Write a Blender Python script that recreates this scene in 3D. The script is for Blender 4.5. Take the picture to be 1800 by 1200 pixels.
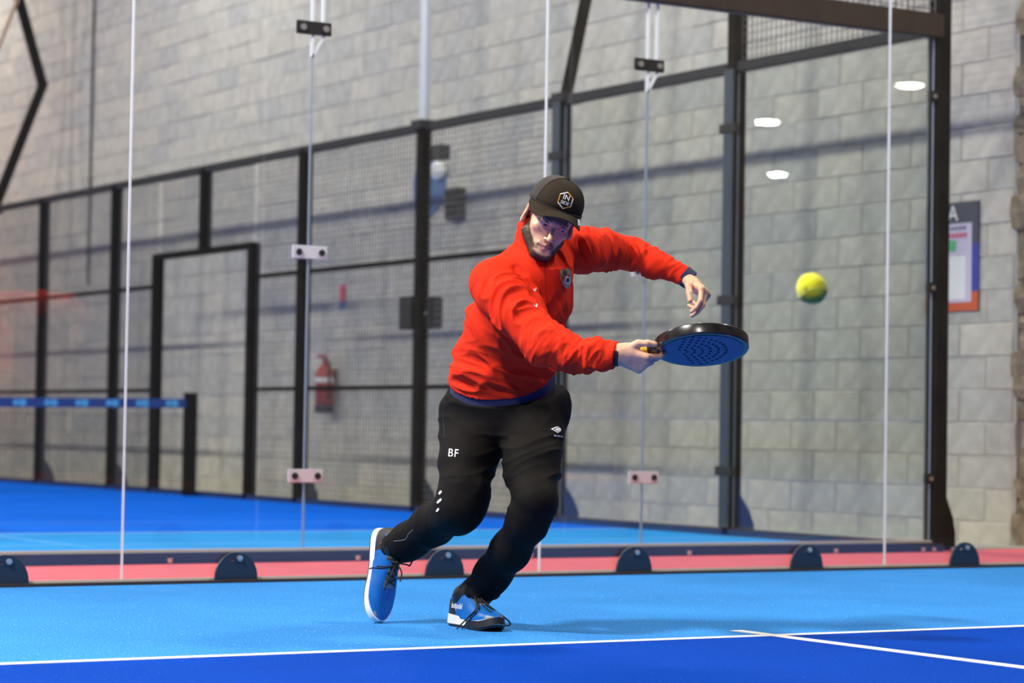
import bpy, bmesh, math, random
import numpy as np
from mathutils import Vector, Matrix
from mathutils.bvhtree import BVHTree
random.seed(7); rng = np.random.default_rng(11)
for o in list(bpy.data.objects): bpy.data.objects.remove(o, do_unlink=True)
sc = bpy.context.scene
C = sc.collection
# ------------------------------------------------------------------ camera
cd = bpy.data.cameras.new('camera'); cam = bpy.data.objects.new('camera', cd); C.objects.link(cam); sc.camera = cam
Rv, Uv, Fv = Vector((0.85072,-0.52537,0.01625)), Vector((-0.03244,-0.02162,0.99924)), Vector((0.52462,0.8506,0.03543))
cam.matrix_world = Matrix(((Rv.x,Uv.x,-Fv.x,-4.9664),(Rv.y,Uv.y,-Fv.y,-9.4125),(Rv.z,Uv.z,-Fv.z,0.6508),(0,0,0,1)))
cd.sensor_width = 36; cd.lens = 87.404; cd.clip_end = 200
cd.dof.use_dof = True; cd.dof.focus_distance = 7.85; cd.dof.aperture_fstop = 3.4
# ------------------------------------------------------------------ world, lamps, exposure
w = bpy.data.worlds.new('hall'); sc.world = w; w.use_nodes = True
bg = w.node_tree.nodes['Background']; bg.inputs[0].default_value = (0.85,0.84,0.83,1); bg.inputs[1].default_value = 0.045
def lamp(x, y, z, power, sx=0.5, sy=1.2, tilt=0.0, col=(1,0.95,0.87)):
    l = bpy.data.lights.new('hall_lamp','AREA'); l.shape = 'RECTANGLE'; l.size = sx; l.size_y = sy; l.energy = power; l.color = col
    o = bpy.data.objects.new('hall_lamp', l); C.objects.link(o); o.location = (x,y,z); o.rotation_euler = (0, tilt, 0); return o
for k in range(6):                                   # row over the left side of both courts
    lamp(-6.8, -9.4+7.0*k, 7.8, 1300 if k == 1 else 570, 0.5, 1.6, -0.55)
for k in range(4):                                   # row over the right side of both courts
    lamp(4.3, -3.4+8.0*k, 7.9, 480 if k == 0 else 260, 0.4, 1.2, 0.25)
for x, y in ((-19.3,29.4),(-20.7,36.0),(-28.0,45.0)):
    lamp(x, y, 7.8, 160, 0.4, 0.4)
sc.view_settings.view_transform = 'Standard'; sc.view_settings.look = 'None'
sc.view_settings.gamma = 1; sc.view_settings.use_curve_mapping = False; sc.view_settings.exposure = 0.0
sc.cycles.max_bounces = 8; sc.cycles.transparent_max_bounces = 24; sc.cycles.caustics_reflective = False
# ------------------------------------------------------------------ materials
def srgb(r, g, b):
    f = lambda c: (c/255/12.92) if c/255 <= 0.04045 else ((c/255+0.055)/1.055)**2.4
    return (f(r), f(g), f(b), 1)
def mat(name, col, rough=0.5, metal=0.0, spec=0.5, noise=0.0, nscale=20.0, bump=0.0, bscale=200.0, attr=None, coat=0.0, detail=3.0, col2=None, sheen=0.0, sss=0.0):
    m = bpy.data.materials.new(name); m.use_nodes = True; nt = m.node_tree; b = nt.nodes['Principled BSDF']
    b.inputs['Base Color'].default_value = (*col[:3],1); b.inputs['Roughness'].default_value = rough; b.inputs['Metallic'].default_value = metal
    b.inputs['Specular IOR Level'].default_value = spec; b.inputs['Coat Weight'].default_value = coat
    if sheen: b.inputs['Sheen Weight'].default_value = sheen
    if sss:
        b.inputs['Subsurface Weight'].default_value = sss; b.inputs['Subsurface Radius'].default_value = (0.012,0.005,0.003); b.inputs['Subsurface Scale'].default_value = 1.0
    tc = nt.nodes.new('ShaderNodeTexCoord'); src = None
    if attr:
        a = nt.nodes.new('ShaderNodeAttribute'); a.attribute_name = attr; src = a.outputs['Color']
    if noise or col2:
        n = nt.nodes.new('ShaderNodeTexNoise'); n.inputs['Scale'].default_value = nscale; n.inputs['Detail'].default_value = detail
        nt.links.new(tc.outputs['Object'], n.inputs['Vector'])
        r = nt.nodes.new('ShaderNodeMapRange'); r.inputs[1].default_value = 0.3; r.inputs[2].default_value = 0.7
        nt.links.new(n.outputs['Fac'], r.inputs[0])
        mx = nt.nodes.new('ShaderNodeMix'); mx.data_type = 'RGBA'
        nt.links.new(r.outputs[0], mx.inputs[0])
        if src is not None:
            r.inputs[3].default_value = 1-noise; r.inputs[4].default_value = 1+noise
            mx.blend_type = 'MULTIPLY'; mx.inputs[0].default_value = 1; nt.links.remove(mx.inputs[0].links[0])
            nt.links.new(src, mx.inputs[6]); nt.links.new(r.outputs[0], mx.inputs[7])
        else:
            c2 = col2 if col2 else tuple(c*(1+noise) for c in col[:3])
            c1 = col[:3] if col2 else tuple(c*(1-noise) for c in col[:3])
            mx.inputs[6].default_value = (*c1[:3],1); mx.inputs[7].default_value = (*c2[:3],1)
        src = mx.outputs[2]
    if src is not None: nt.links.new(src, b.inputs['Base Color'])
    if bump:
        n2 = nt.nodes.new('ShaderNodeTexNoise'); n2.inputs['Scale'].default_value = bscale; n2.inputs['Detail'].default_value = 4
        nt.links.new(tc.outputs['Object'], n2.inputs['Vector'])
        bp = nt.nodes.new('ShaderNodeBump'); bp.inputs['Strength'].default_value = bump; bp.inputs['Distance'].default_value = 0.004
        nt.links.new(n2.outputs['Fac'], bp.inputs['Height']); nt.links.new(bp.outputs[0], b.inputs['Normal'])
    return m
def turf(name, c1, c2, c3):
    m = bpy.data.materials.new(name); m.use_nodes = True; nt = m.node_tree; b = nt.nodes['Principled BSDF']; b.inputs['Roughness'].default_value = 0.85
    b.inputs['Specular IOR Level'].default_value = 0.04
    tc = nt.nodes.new('ShaderNodeTexCoord')
    def nz(s, d, lo, hi):
        n = nt.nodes.new('ShaderNodeTexNoise'); n.inputs['Scale'].default_value = s; n.inputs['Detail'].default_value = d
        nt.links.new(tc.outputs['Object'], n.inputs['Vector'])
        r = nt.nodes.new('ShaderNodeMapRange'); r.inputs[1].default_value = lo; r.inputs[2].default_value = hi; nt.links.new(n.outputs['Fac'], r.inputs[0]); return n, r
    n1, r1 = nz(150, 2, 0.35, 0.68); n2, r2 = nz(1.1, 3, 0.35, 0.7); n3, r3 = nz(70, 1, 0.70, 0.78)
    mx = nt.nodes.new('ShaderNodeMix'); mx.data_type = 'RGBA'; mx.inputs[6].default_value = c1; mx.inputs[7].default_value = c2; nt.links.new(r1.outputs[0], mx.inputs[0])
    m2 = nt.nodes.new('ShaderNodeMix'); m2.data_type = 'RGBA'; m2.blend_type = 'MULTIPLY'; m2.inputs[0].default_value = 1
    r2.inputs[3].default_value = 0.9; r2.inputs[4].default_value = 1.08
    nt.links.new(mx.outputs[2], m2.inputs[6]); nt.links.new(r2.outputs[0], m2.inputs[7])
    m3 = nt.nodes.new('ShaderNodeMix'); m3.data_type = 'RGBA'; m3.inputs[7].default_value = c3; nt.links.new(m2.outputs[2], m3.inputs[6]); nt.links.new(r3.outputs[0], m3.inputs[0])
    nt.links.new(m3.outputs[2], b.inputs['Base Color'])
    bp = nt.nodes.new('ShaderNodeBump'); bp.inputs['Strength'].default_value = 0.6; bp.inputs['Distance'].default_value = 0.006
    nt.links.new(n1.outputs['Fac'], bp.inputs['Height']); nt.links.new(bp.outputs[0], b.inputs['Normal'])
    return m
def glass_mat(name, tint):
    m = bpy.data.materials.new(name); m.use_nodes = True; nt = m.node_tree; nt.nodes.clear()
    out = nt.nodes.new('ShaderNodeOutputMaterial'); mix = nt.nodes.new('ShaderNodeMixShader')
    tr = nt.nodes.new('ShaderNodeBsdfTransparent'); tr.inputs[0].default_value = (*tint,1)
    gl = nt.nodes.new('ShaderNodeBsdfGlossy'); gl.inputs['Roughness'].default_value = 0.0; gl.inputs[0].default_value = (1,1,1,1)
    fr = nt.nodes.new('ShaderNodeFresnel'); ge = nt.nodes.new('ShaderNodeNewGeometry'); ma = nt.nodes.new('ShaderNodeMath'); ma.operation = 'MULTIPLY_ADD'
    ma.inputs[1].default_value = -0.8333; ma.inputs[2].default_value = 1.5
    nt.links.new(ge.outputs['Backfacing'], ma.inputs[0]); nt.links.new(ma.outputs[0], fr.inputs['IOR'])
    nt.links.new(fr.outputs[0], mix.inputs[0]); nt.links.new(tr.outputs[0], mix.inputs[1]); nt.links.new(gl.outputs[0], mix.inputs[2]); nt.links.new(mix.outputs[0], out.inputs[0])
    return m
M = {}
M['turf_light'] = turf('turf_light', (0.012,0.165,0.53,1), (0.075,0.32,0.76,1), (0.4,0.6,0.9,1))
M['turf_dark'] = turf('turf_dark', (0.0002,0.036,0.31,1), (0.0004,0.060,0.46,1), (0.03,0.16,0.72,1))
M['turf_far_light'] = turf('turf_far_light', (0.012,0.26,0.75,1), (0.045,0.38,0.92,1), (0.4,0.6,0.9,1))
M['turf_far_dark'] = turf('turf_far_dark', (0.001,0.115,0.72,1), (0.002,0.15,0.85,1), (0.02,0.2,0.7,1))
M['line'] = mat('line_white', (0.86,0.86,0.86), 0.9, noise=0.06, nscale=90, bump=0.4, bscale=300)
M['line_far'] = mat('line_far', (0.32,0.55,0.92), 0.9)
M['screed'] = mat('screed', (0.40,0.385,0.36), 0.9, noise=0.12, nscale=5, bump=0.2)
M['red'] = mat('red_floor', (0.80,0.125,0.15), 0.8, noise=0.08, nscale=6, bump=0.2)
M['block'] = mat('concrete_block', (0.5,0.5,0.5), 0.92, attr='tint', noise=0.13, nscale=9, bump=0.35, bscale=60, spec=0.2)
M['mortar'] = mat('mortar', (0.51,0.485,0.45), 0.95, noise=0.15, nscale=14, bump=0.3, bscale=80, spec=0.2)
M['stone'] = mat('rough_stone', (0.30,0.24,0.17), 0.95, noise=0.35, nscale=12, bump=0.9, bscale=40, spec=0.2)
M['oldstone'] = mat('old_stone', (0.085,0.068,0.05), 0.95, noise=0.4, nscale=5, bump=0.8, bscale=20, spec=.1)
M['post'] = mat('post_black', (0.013,0.012,0.012), 0.8, spec=0.05)
M['rail'] = mat('rail_grey', (0.036,0.036,0.040), 0.6, spec=.2)
M['channel'] = mat('channel_blue_grey', (0.055,0.075,0.095), 0.55, spec=.3)
M['beam'] = mat('beam_navy', (0.016,0.028,0.07), 0.5)
M['brown'] = mat('beam_brown', (0.050,0.036,0.029), 0.7, spec=.15)
M['wire'] = mat('wire', (0.14,0.14,0.145), 0.5)
M['galv'] = mat('galvanised', (0.55,0.58,0.66), 0.45, metal=0.3)
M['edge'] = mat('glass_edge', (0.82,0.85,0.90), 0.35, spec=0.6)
M['edge_dark'] = mat('glass_edge_dim', (0.30,0.36,0.46), 0.4)
M['glass'] = glass_mat('glass', (0.965,0.975,0.97))
M['glass_far'] = glass_mat('glass_far', (0.965,0.98,0.965))
M['bracket'] = mat('bracket_navy', (0.016,0.030,0.058), 0.45)
M['steel'] = mat('steel', (0.75,0.72,0.68), 0.3, metal=0.8)
M['clip'] = mat('clip_pale', (0.66,0.68,0.74), 0.4)
M['black'] = mat('black_plastic', (0.014,0.014,0.016), 0.45)
M['strip'] = mat('pale_strip', (0.62,0.55,0.50), 0.6)
M['rubber'] = mat('rubber', (0.03,0.02,0.02), 0.7)
M['white'] = mat('white', (0.85,0.85,0.86), 0.55)
M['netblue'] = mat('net_tape_blue', (0.012,0.055,0.26), 0.6)
M['netlogo'] = mat('net_mark', (0.10,0.42,0.80), 0.6)
M['extred'] = mat('extinguisher_red', (0.42,0.035,0.03), 0.4)
M['orange'] = mat('poster_orange', (0.62,0.10,0.035), 0.6)
M['slate'] = mat('poster_slate', (0.06,0.07,0.10), 0.6)
M['pblue'] = mat('poster_blue', (0.03,0.05,0.36), 0.6)
M['pink'] = mat('poster_pale', (0.62,0.56,0.72), 0.6)
M['green'] = mat('poster_green', (0.10,0.48,0.20), 0.6)
M['signblue'] = mat('sign_blue', (0.05,0.16,0.40), 0.5)
M['redpaint'] = mat('sign_red', (0.65,0.06,0.12), 0.5)
M['tan'] = mat('strap_tan', (0.62,0.42,0.22), 0.7)
# ------------------------------------------------------------------ helpers
def empty(name, label=None, cat=None, loc=(0,0,0), rz=0, group=None):
    o = bpy.data.objects.new(name, None); C.objects.link(o); o.location = loc; o.rotation_euler = (0,0,rz)
    if label: o['label'] = label
    if cat: o['category'] = cat
    if group: o['group'] = group
    return o
def link(name, me, m=None, parent=None, label=None, cat=None, group=None, kind=None, smooth=False):
    o = bpy.data.objects.new(name, me); C.objects.link(o)
    if m is not None:
        for mm in (m if isinstance(m, (list, tuple)) else [m]): me.materials.append(mm)
    if parent is not None: o.parent = parent
    if label: o['label'] = label
    if cat: o['category'] = cat
    if group: o['group'] = group
    if kind: o['kind'] = kind
    if smooth: me.polygons.foreach_set('use_smooth', [True]*len(me.polygons))
    return o
class MB:
    """collects boxes, prisms and tubes into one mesh"""
    def __init__(s): s.v = []; s.f = []; s.mi = []
    def add(s, vs, fs, mi=0):
        n = len(s.v); s.v += [tuple(v) for v in vs]; s.f += [tuple(i+n for i in f) for f in fs]; s.mi += [mi]*len(fs)
    def box(s, a, b, mi=0):
        (x0,y0,z0),(x1,y1,z1) = a, b
        s.add([(x0,y0,z0),(x1,y0,z0),(x1,y1,z0),(x0,y1,z0),(x0,y0,z1),(x1,y0,z1),(x1,y1,z1),(x0,y1,z1)],
              [(0,3,2,1),(4,5,6,7),(0,1,5,4),(1,2,6,5),(2,3,7,6),(3,0,4,7)], mi)
    def bbox(s, a, b, c=0.006, mi=0):
        """box with chamfered vertical and horizontal edges"""
        bm = bmesh.new(); bmesh.ops.create_cube(bm, size=1)
        for v in bm.verts: v.co = Vector([(a[i]+b[i])/2+v.co[i]*(b[i]-a[i]) for i in range(3)])
        bmesh.ops.bevel(bm, geom=bm.edges[:], offset=c, segments=2, affect='EDGES')
        s.frombm(bm, mi)
    def frombm(s, bm, mi=0):
        bm.verts.ensure_lookup_table(); bm.verts.index_update()
        s.add([v.co[:] for v in bm.verts], [[v.index for v in f.verts] for f in bm.faces], mi); bm.free()
    def prism(s, poly, axis, t0, t1, mi=0):
        """poly in the plane normal to axis, extruded from t0 to t1"""
        n = len(poly)
        def p(a, b, t): return {'x':(t,a,b),'y':(a,t,b),'z':(a,b,t)}[axis]
        vs = [p(a,b,t0) for a,b in poly]+[p(a,b,t1) for a,b in poly]
        s.add(vs, [tuple(range(n-1,-1,-1)), tuple(range(n,2*n))]+[(i,(i+1)%n,n+(i+1)%n,n+i) for i in range(n)], mi)
    def tube(s, pts, r, n=8, mi=0, cap=True):
        pts = [Vector(p) for p in pts]; rs = r if isinstance(r, (list,tuple)) else [r]*len(pts)
        rings = []; up = Vector((0.13,0.31,0.94))
        for i, p in enumerate(pts):
            t = (pts[min(i+1,len(pts)-1)]-pts[max(i-1,0)]).normalized()
            a = (up - t*up.dot(t))
            if a.length < 1e-3: a = Vector((1,0,0)) - t*t.x
            a.normalize(); up = a; b = t.cross(a)
            rings.append([p+a*math.cos(2*math.pi*k/n)*rs[i]+b*math.sin(2*math.pi*k/n)*rs[i] for k in range(n)])
        vs = [v for rg in rings for v in rg]; fs = []
        for i in range(len(pts)-1):
            for k in range(n): fs.append((i*n+k, i*n+(k+1)%n, (i+1)*n+(k+1)%n, (i+1)*n+k))
        if cap: fs.append(tuple(range(n-1,-1,-1))); fs.append(tuple((len(pts)-1)*n+k for k in range(n)))
        s.add(vs, fs, mi)
    def mesh(s, name):
        me = bpy.data.meshes.new(name); me.from_pydata(s.v, [], s.f); me.update()
        if any(s.mi): me.polygons.foreach_set('material_index', s.mi)
        bm = bmesh.new(); bm.from_mesh(me); bmesh.ops.recalc_face_normals(bm, faces=bm.faces); bm.to_mesh(me); bm.free()
        return me
    def build(s, name, m, parent=None, **k): return link(name, s.mesh(name), m, parent, **k)
def smooth_path(pts, n=6):
    pts = [Vector(p) for p in pts]; out = []
    for i in range(len(pts)-1):
        p0, p1, p2, p3 = pts[max(i-1,0)], pts[i], pts[i+1], pts[min(i+2,len(pts)-1)]
        for k in range(n):
            t = k/n
            out.append(0.5*((2*p1)+(p2-p0)*t+(2*p0-5*p1+4*p2-p3)*t*t+(3*p1-p0-3*p2+p3)*t**3))
    out.append(pts[-1]); return out
def text_mesh(body, size, extrude=0.0, spacing=1.0):
    cu = bpy.data.curves.new('txt','FONT'); cu.body = body; cu.size = size; cu.align_x = 'CENTER'; cu.align_y = 'CENTER'; cu.extrude = extrude; cu.space_character = spacing
    o = bpy.data.objects.new('txt', cu); C.objects.link(o); dg = bpy.context.evaluated_depsgraph_get(); dg.update()
    me = bpy.data.meshes.new_from_object(o.evaluated_get(dg)); bpy.data.objects.remove(o, do_unlink=True); return me
# ------------------------------------------------------------------ the setting: floor
XS, G = 4.58, 1.443                                     # far court's right fence line, gap behind our court's glass
f = MB(); f.box((-34,-24,-0.12),(7.0,53,-0.006)); f.build('floor', M['red'], kind='structure', label='red painted hall floor between and around the courts')
def slab(name, x0, x1, y0, y1, z1, m, label, z0=-0.006):
    b = MB(); b.box((x0,y0,z0),(x1,y1,z1)); return b.build(name, m, kind='structure', label=label)
slab('floor_near', -5, 5, -3.0, -0.03, 0.0, M['turf_light'], 'light blue turf under the player behind the service line')
slab('floor_front', -5, 5, -17.0, -3.0, 0.0, M['turf_dark'], 'dark blue turf in front of the service line')
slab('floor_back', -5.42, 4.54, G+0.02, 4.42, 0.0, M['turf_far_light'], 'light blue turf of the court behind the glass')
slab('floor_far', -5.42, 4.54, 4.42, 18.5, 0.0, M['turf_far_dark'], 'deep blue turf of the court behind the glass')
slab('floor_left', -30, -5.7, -17, 44, 0.0, M['turf_far_dark'], 'blue turf of the neighbouring courts')
slab('floor_right', 5.02, 5.8, -17, -0.06, 0.0, M['oldstone'], 'unseen dark strip added beside the near court to keep red out of the glass reflection')  # added out of view, dark so that no red floor reflects in the near glass
slab('floor_side', 4.62, 5.75, 1.55, 34, 0.0, M['screed'], 'grey screed strip between the side fence and the block wall')
slab('trim_1', -4.97, 4.97, -3.022, -2.972, 0.0015, M['line'], 'white service line painted across the near court', 0)
slab('trim_2', -0.025, 0.025, -10.0, -2.8, 0.002, M['line'], 'white centre line running towards the viewer', 0)
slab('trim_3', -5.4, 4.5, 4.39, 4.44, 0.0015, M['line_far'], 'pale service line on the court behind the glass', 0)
b = MB(); b.box((-5,-0.055,-0.006),(5,0.045,0.012)); b.build('trim_4', M['rubber'], kind='structure', label='dark rubber strip under the near glass wall')
b = MB(); b.box((-5,-0.012,0.012),(5,0.020,0.020)); b.build('trim_5', M['strip'], kind='structure', label='pale setting strip under the near glass panes')
# ------------------------------------------------------------------ block wall
WX = XS+1.0; PY, PZ, Z0 = 0.482, 0.204, -0.073
wall = MB(); wall.box((WX+0.0055,1.84,-0.1),(WX+0.3,34,7.2))
wall = wall.build('wall_right', M['mortar'], kind='structure', label='tall grey concrete block wall behind the far court fence')
def block_geo(y0, y1, z0, z1, dx, seed):
    r = random.Random(seed); j = lambda: r.uniform(-0.0015,0.0015); c = 0.004
    out = [(y0+j(),z0+j()),(y1+j(),z0+j()),(y1+j(),z1+j()),(y0+j(),z1+j())]
    cy, cz = (y0+y1)/2, (z0+z1)/2
    inn = [(y+(c if y < cy else -c), z+(c if z < cz else -c)) for y, z in out]
    vs = [(0.02,y,z) for y,z in out]+[(0.006+dx,y,z) for y,z in out]+[(dx,y,z) for y,z in inn]
    fs = [(4*k+i, 4*k+(i+1)%4, 4*k+4+(i+1)%4, 4*k+4+i) for k in range(2) for i in range(4)]+[(8,9,10,11)]
    return vs, fs
TINTS = [(0.56,0.535,0.49),(0.525,0.503,0.468),(0.505,0.49,0.465),(0.575,0.54,0.485),(0.485,0.473,0.455),(0.55,0.52,0.47),(0.585,0.55,0.50),(0.53,0.51,0.475)]
def set_tint(me, cols):
    a = me.color_attributes.new('tint','FLOAT_COLOR','CORNER'); d = []
    for p, c in zip(me.polygons, cols): d += [*c,1]*p.loop_total
    a.data.foreach_set('color', d)
bmeshes = []
for i in range(16):
    vs, fs = block_geo(-PY/2+0.0035, PY/2-0.0035, -PZ/2+0.0035, PZ/2-0.0035, random.uniform(-0.004,0.004), 100+i)
    me = bpy.data.meshes.new('block'); me.from_pydata(vs, [], fs); set_tint(me, [TINTS[i%8]]*len(fs)); me.materials.append(M['block']); me.update(); bmeshes.append(me)
cells = []
for r in range(36):
    off = 3.796+PY/2 + (PY/2 if r % 2 else 0)
    for k in range(-5, 60):
        y = off+k*PY
        if y > 33.8: continue
        cells.append((y, Z0+PZ*(r+0.5), r))
stuff = MB(); tcols = []; vis = []
RIGHT = 1.86
for y, z, r in cells:
    lo, hi = y-PY/2+0.0035, y+PY/2-0.0035
    if hi < RIGHT+0.12: continue
    if lo < RIGHT:
        vs, fs = block_geo(RIGHT+random.uniform(-0.02,0.03), hi, z-PZ/2+0.0035, z+PZ/2-0.0035, random.uniform(-0.004,0.004), int(y*1000+z*10))
        me = bpy.data.meshes.new('block'); me.from_pydata(vs, [], fs); set_tint(me, [random.choice(TINTS)]*len(fs)); me.materials.append(M['block'])
        if z < 4: o = link('block', me, None, wall); o.location = (WX,0,0); continue
    inview = z < 3.1+0.155*(y-1.8)
    if inview: vis.append((y, z))
    else:
        vs, fs = block_geo(lo, hi, z-PZ/2+0.0035, z+PZ/2-0.0035, random.uniform(-0.004,0.004), int(y*1000+z*10))
        stuff.add([(v[0]+WX,v[1],v[2]) for v in vs], fs); tcols += [random.choice(TINTS)]*len(fs)
vis.sort(key=lambda t: t[0])
for i, (y, z) in enumerate(vis):
    if i < 276:
        o = bpy.data.objects.new('block', random.choice(bmeshes)); C.objects.link(o); o.parent = wall; o.location = (WX,y,z)
    else:
        vs, fs = block_geo(y-PY/2+0.0035, y+PY/2-0.0035, z-PZ/2+0.0035, z+PZ/2-0.0035, random.uniform(-0.004,0.004), int(y*1000+z*10))
        stuff.add([(v[0]+WX,v[1],v[2]) for v in vs], fs); tcols += [random.choice(TINTS)]*len(fs)
me = bpy.data.meshes.new('block_courses'); me.from_pydata(stuff.v, [], stuff.f); set_tint(me, tcols)
link('block_courses', me, M['block'], wall, kind='stuff')
# rough stone end of the wall
z = -0.02; i = 0
stone_root = MB(); stone_root.box((WX+0.04,0.9,-0.05),(WX+0.2,1.84,3.6))
stone_root = stone_root.build('wall_end', M['mortar'], kind='structure', label='rough stone end of the block wall at the far right')
while z < 3.3:
    hgt = random.uniform(0.09,0.24); y = 1.84+random.uniform(-0.07,0.03)
    while y > 1.1:
        wd = random.uniform(0.14,0.3); bm = bmesh.new(); bmesh.ops.create_cube(bm, size=1)
        bmesh.ops.subdivide_edges(bm, edges=bm.edges[:], cuts=1, use_grid_fill=True)
        for v in bm.verts:
            n = v.co.normalized()*0.62; v.co = v.co.lerp(n, 0.45)+Vector([random.uniform(-0.06,0.06) for _ in range(3)])
            v.co = Vector((v.co.x*0.17, v.co.y*wd, v.co.z*hgt*1.03))
        me = bpy.data.meshes.new('stone'); bm.to_mesh(me); bm.free()
        o = link('stone', me, M['stone'], stone_root); o.location = (WX+0.05+random.uniform(-0.03,0.04), y-wd/2, z+hgt/2); y -= wd*0.97
    z += hgt*0.97
b = MB(); b.box((WX+0.2,-14,-0.05),(WX+0.45,1.80,7.2)); b.build('wall_front', M['oldstone'], kind='structure', label='dark old stone wall beside the near court')
b = MB(); b.box((-34,52,-0.05),(6,52.3,9)); b.build('wall_back', M['mortar'], kind='structure', label='far grey end wall of the hall')
# conduit on the wall
b = MB(); b.tube([(WX-0.012,16.72,2.2),(WX-0.012,16.72,6.6)], 0.018, 6); b.build('conduit', M['rail'], label='thin dark vertical conduit high on the block wall at far left', cat='conduit')
# ------------------------------------------------------------------ glass walls
def pane(name, a, b, m, edge, parent=None, **k):
    mb = MB(); (x0,y0,z0),(x1,y1,z1) = a, b
    mb.box(a, b)
    thin_y = (y1-y0) < (x1-x0)
    mb.mi = [1,1,0,1,0,1] if thin_y else [1,1,1,0,1,0]
    return mb.build(name, [m, edge], parent, **k)
near_names = {-3:'near glass pane at far left ending at a bright vertical edge', -1:'near glass pane behind the player between the two leftmost bright edges',
              1:'near glass pane behind the racket, third along the wall', 3:'near glass pane at the right in front of the dark corner post'}
for x in (-3,-1,1,3):
    t = empty('glass_panel', near_names[x], 'glass panel', (x,0,0.02), group='near court glass panels')
    pane('pane', (0.003,-0.006,0), (1.997,0.006,2.98), M['glass'], M['edge'], t)
ords = ['leftmost half-moon bracket, cut by the frame edge','half-moon bracket on the floor left of the trailing shoe','half-moon bracket on the floor right behind the trailing shoe',
        'half-moon bracket on the floor below the racket hand','half-moon bracket on the floor left of the rightmost bright glass edge','rightmost half-moon bracket below the corner post']
def halfmoon(r0):
    pts = [(-0.095,0.0)]+[(0.095*math.cos(a), 0.02+0.105*math.sin(a)) for a in np.linspace(math.pi,0,17)]+[(0.095,0.0)]
    return pts
for i, lab in enumerate(ords):
    t = empty('floor_bracket', 'dark navy '+lab, 'bracket', (-1.5+i,-0.02,0.0), group='half-moon floor brackets')
    bm = bmesh.new(); prof = halfmoon(0)
    hole = [(-0.022+0.012*math.cos(a)*1.2, 0.093+0.006*math.sin(a)) for a in np.linspace(0,2*math.pi,9)[:-1]]
    cu = bpy.data.curves.new('b','CURVE'); cu.dimensions = '2D'; cu.fill_mode = 'BOTH'; cu.extrude = 0.005; cu.bevel_depth = 0.0015
    for lst in (prof, hole):
        s_ = cu.splines.new('POLY'); s_.points.add(len(lst)-1); s_.use_cyclic_u = True
        for p_, (a_, b_) in zip(s_.points, lst): p_.co = (a_, b_, 0, 1)
    tmp = bpy.data.objects.new('b', cu); C.objects.link(tmp); dg = bpy.context.evaluated_depsgraph_get(); dg.update()
    me = bpy.data.meshes.new_from_object(tmp.evaluated_get(dg)); bpy.data.objects.remove(tmp, do_unlink=True); bm.free()
    me.transform(Matrix.Rotation(math.pi/2, 4, 'X')); me.materials.clear()
    o = link('plate', me, M['bracket'], t)
    mb = MB(); mb.tube([(0.012,-0.006,0.100),(0.012,-0.014,0.100)], 0.0125, 10); mb.tube([(0.012,-0.014,0.100),(0.012,-0.018,0.100)], 0.005, 6)
    mb.build('bolt', M['steel'], t, label='pale steel bolt')
    mb = MB(); mb.box((-0.115,-0.012,0.0),(0.115,0.02,0.013)); mb.build('foot', M['black'], t)
# far back wall of the court behind
far_names = {-4:'far glass pane at the left ending at the leftmost pale clips', -2:'far glass pane behind the player between the two columns of clips', 0:'far glass pane between the right clips and the dark corner post'}
dlt = XS-4.02
for x in (-4,-2,0):
    xx = XS-2-0.03+x+(0.0)
    t = empty('glass_panel', far_names[x], 'glass panel', (xx,G,0.06), group='far court back glass panels')
    pane('pane', (0.004,-0.006,0), (1.996,0.006,2.88), M['glass_far'], M['edge_dark'], t)
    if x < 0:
        mb = MB()  # added pale strips standing in for a bright reflection at the glass joint
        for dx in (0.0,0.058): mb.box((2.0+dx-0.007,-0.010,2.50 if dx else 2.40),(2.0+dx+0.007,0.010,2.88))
        mb.prism([(1.993,2.40),(2.007,2.40),(2.065,2.50),(2.051,2.50)], 'y', -0.010, 0.010); mb.build('reflection_strip', M['edge'], t, label='bright reflection above the top clip modelled as a pale strip')
        for z, mm in ((0.35,'clip'),(1.44,'clip'),(2.54,'black')):
            mb = MB(); mb.bbox((1.905,-0.022,z-0.033),(2.095,-0.008,z+0.033), 0.003)
            cl = mb.build('clip', M[mm], t, label='black clip plate' if mm == 'black' else 'pale clip plate')
            for dx in (-0.062,0.062):
                mb = MB(); mb.tube([(2+dx,-0.022,z),(2+dx,-0.032,z)], 0.016, 8); mb.build('bolt', M['black'] if mm == 'clip' else M['steel'], cl)
fr = empty('glass_wall_frame', 'dark steel frame with floor beam, top beam and corner post round the far glass', 'frame', (XS,G,0))
mb = MB(); mb.box((-10,-0.045,-0.004),(0.04,0.045,0.046)); mb.build('floor_beam', M['beam'], fr, label='navy floor beam')
mb = MB(); mb.box((-10,-0.012,0.046),(0.0,0.03,0.058)); mb.build('pale_strip', M['strip'], fr)
for i in range(5):
    mb = MB(); mb.tube([(-0.75-1.0*i,-0.05,0.0),(-0.75-1.0*i,-0.05,0.022)], 0.014, 8); mb.build('bolt', M['steel'], fr)
for dx in (-0.12,-0.04,0.10):
    mb = MB(); mb.tube([(dx,-0.055,0.0),(dx,-0.055,0.02)], 0.012, 8); mb.build('bolt', M['steel'], fr)
mb = MB(); mb.box((-10,-0.05,2.945),(0.0,0.05,3.075)); mb.build('top_beam', M['brown'], fr, label='brown black top beam')
mb = MB(); mb.bbox((-0.02,-0.045,0.046),(0.065,0.055,4.1), 0.006); mb.build('corner_post', M['post'], fr)
for z in (0.41,1.5,2.6):
    mb = MB(); mb.bbox((-0.085,-0.035,z-0.03),(0.0,-0.005,z+0.03), 0.004); cl = mb.build('clip', M['black'], fr)
    mb = MB(); mb.tube([(-0.05,-0.035,z),(-0.05,-0.042,z)], 0.013, 8); mb.build('bolt', M['steel'], cl)
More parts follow.
